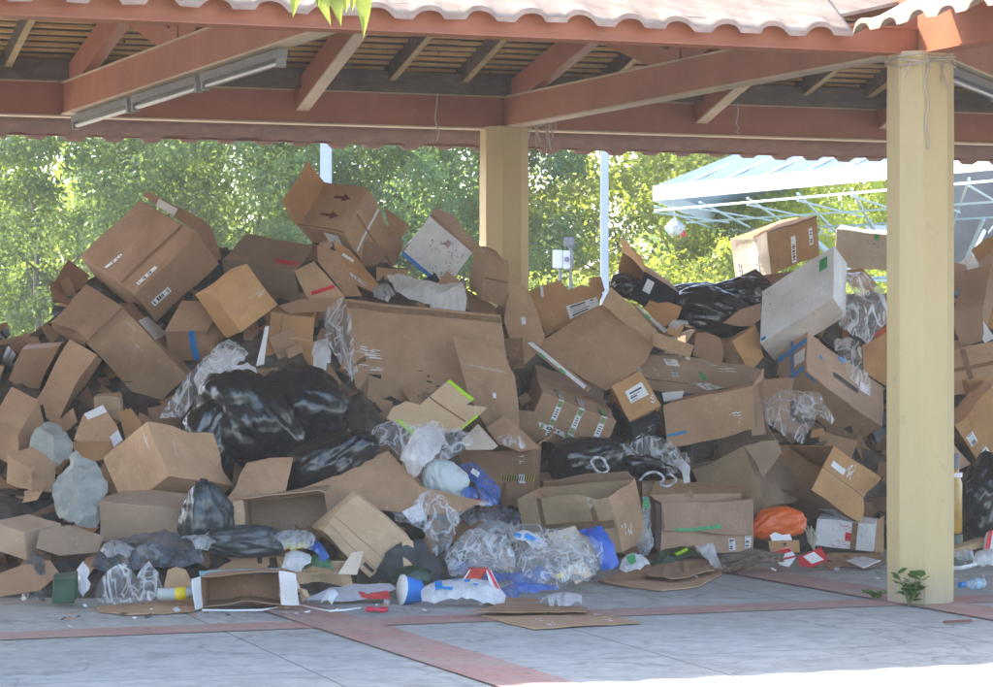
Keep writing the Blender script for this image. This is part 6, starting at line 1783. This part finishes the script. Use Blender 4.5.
# plastic bottle
yb = floorY(590)
def bottle_pt(x): 
    p = unp(x, 588, yb); return Vector((p.x, p.y + (x - 970) * .004, 0.036))
bm = bmesh.new()
xs = [963.5, 965.5, 967.5, 970, 973, 976, 979, 982, 984.5, 986]
rr = [.014, .014, .022, .033, .035, .033, .035, .033, .034, .024]
tube(bm, [bottle_pt(x) for x in xs], rr, 14)
PETM = film('bottle_plastic', (0.62, 0.78, 0.9), 0.25, 0.5, 0.1)
o = tag(link('plastic_bottle', bm, PETM, smooth=True), 'clear plastic water bottle with a blue cap on the floor right of the front pillar', 'bottle')
bm = bmesh.new(); tube(bm, [bottle_pt(958.5), bottle_pt(963.6)], .019, 14); finish_part('cap', bm, BLUEINK, o)
bm = bmesh.new(); tube(bm, [bottle_pt(974), bottle_pt(979)], .0358, 14, False); finish_part('label_band', bm, plain('pale_blue_label', (0.35, 0.55, 0.75), 0.4), o, True)
bm = bmesh.new(); beam(bm, unp(944, 624, floorY(624)) + Vector((0, 0, .012)), unp(971, 622.5, floorY(622.5)) + Vector((0, 0, .012)), 0.02, 0.012)
tag(link('stick', bm, plain('dark_red_stick', (0.20, 0.075, 0.06), 0.7)), 'thin dark red stick on the pavement right of the front pillar', 'stick')
# weeds at the pillar
def weed(name, px, py, Y, stems, H, leafL, seed, label):
    rs = random.Random(seed)
    base = unp(px, py, Y); base.z = 0.0
    o = empty(name, base, label, 'plant')
    bs = bmesh.new(); bl = bmesh.new()
    for k in range(stems):
        tip = base + Vector((rs.uniform(-.075, .075), rs.uniform(-.05, .03), H * rs.uniform(.55, 1.0)))
        if k == 0: tip = base + Vector((-.07, -.02, H))
        mid = (base + tip) / 2 + Vector((rs.uniform(-.02, .02), 0, .01))
        tube(bs, [base, mid, tip], [.005, .004, .002], 5)
        nl = max(3, int(9 * (tip.z / H)))
        for i in range(nl):
            f = 0.25 + 0.75 * i / (nl - 1)
            p = base.lerp(mid, f * 2) if f < .5 else mid.lerp(tip, f * 2 - 1)
            an = i * 2.4 + rs.uniform(-.4, .4)
            dr = Vector((math.cos(an), math.sin(an) * .8, rs.uniform(.1, .7))).normalized()
            L = leafL * rs.uniform(.7, 1.2)
            sd = dr.cross(Vector((0, 0, 1))).normalized() * L * .36
            q = p + dr * L
            vs = [bl.verts.new(v) for v in (p, p + dr * L * .35 + sd, p + dr * L * .75 + sd * .8, q + Vector((0, 0, -.01)), p + dr * L * .75 - sd * .8, p + dr * L * .35 - sd)]
            bl.faces.new(vs)
    finish_part('stem', bs, plain('weed_stem', (0.12, 0.16, 0.05), 0.7), o)
    finish_part('leaves', bl, WEED, o)
WEED = leafmat('weed_leaf', (0.05, 0.12, 0.04), (0.10, 0.20, 0.06))
weed('weed', 909, 602, 14.55, 6, 0.185, 0.078, 3, 'small leafy weed sprouting at the foot of the front pillar')
weed('low_weed', 875, 599, 14.95, 7, 0.05, 0.04, 8, 'tiny low green weed just left of the front pillar foot')

# more cartons in the shade at the far left
carton('closed carton behind the fat white sack at the far left edge', (30, 470), (6, 452), (56, 462), (31, 500), z=(18, 14, 6), mat=KRAFT, d=0.2)
carton('brown carton lying below the small white sack at the far left', (24, 532), (-10, 520), (62, 524), (25, 560), z=(20, 24, 5), mat=KRAFTG, d=0.25)
carton('tall carton leaning at the far left border of the heap', (14, 440), (-14, 428), (40, 398), (20, 470), z=(20, 26, 8), mat=KRAFTD, d=0.1)
sheet('wide flat board sliding down at the lower left corner', [(-10, 578), (20, 566), (50, 560), (60, 574), (40, 590), (-8, 598)], d=0.3, gy=0.006, mat=KRAFTD)
sheet('grey board slope under the fat white sack', [(40, 530), (70, 526), (104, 536), (98, 552), (60, 556), (36, 548)], d=0.25, gy=0.005, mat=KRAFTG)
crumple('dark film pulled out beside the green crate', [(20, 604), (24, 576), (34, 552), (44, 560), (48, 584), (46, 604)], DARKF, d=0.2, amp=0.05, gy=0.003)
crumple('grey film tucked under the long low carton', [(100, 552), (116, 544), (136, 548), (130, 560), (108, 562)], GREYF, d=0.5, amp=0.04)
# crumbs of litter on the pavement: nobody could count them
bm = bmesh.new(); rs = random.Random(31)
for k in range(300):
    px = rs.uniform(60, 985)
    py = interp(px, BASE) + abs(rs.gauss(0, 14)) + 2
    if py > 672 or (880 < px < 960 and py > 585): continue
    p = unp(px, py, floorY(py)); p.z = 0.013
    w = rs.uniform(.005, .022); a = rs.uniform(0, 3.14); t = Vector((math.cos(a), math.sin(a), rs.uniform(-.2, .4))) * w; b = Vector((-math.sin(a), math.cos(a), rs.uniform(-.1, .5))) * w * rs.uniform(.4, 1)
    q = [p - t - b, p + t - b, p + t + b, p - t + b]
    lo = min(v.z for v in q)
    f = bm.faces.new([bm.verts.new(v + Vector((0, 0, 0.013 - lo))) for v in q]); f.material_index = rs.choice((0, 0, 0, 1, 2, 3))
o = link('litter_crumbs', bm, [KRAFT, PAPER, CORE, GREYPAPER]); o['kind'] = 'stuff'
tag(o, 'tiny scraps of board and paper scattered along the foot of the heap', 'litter')
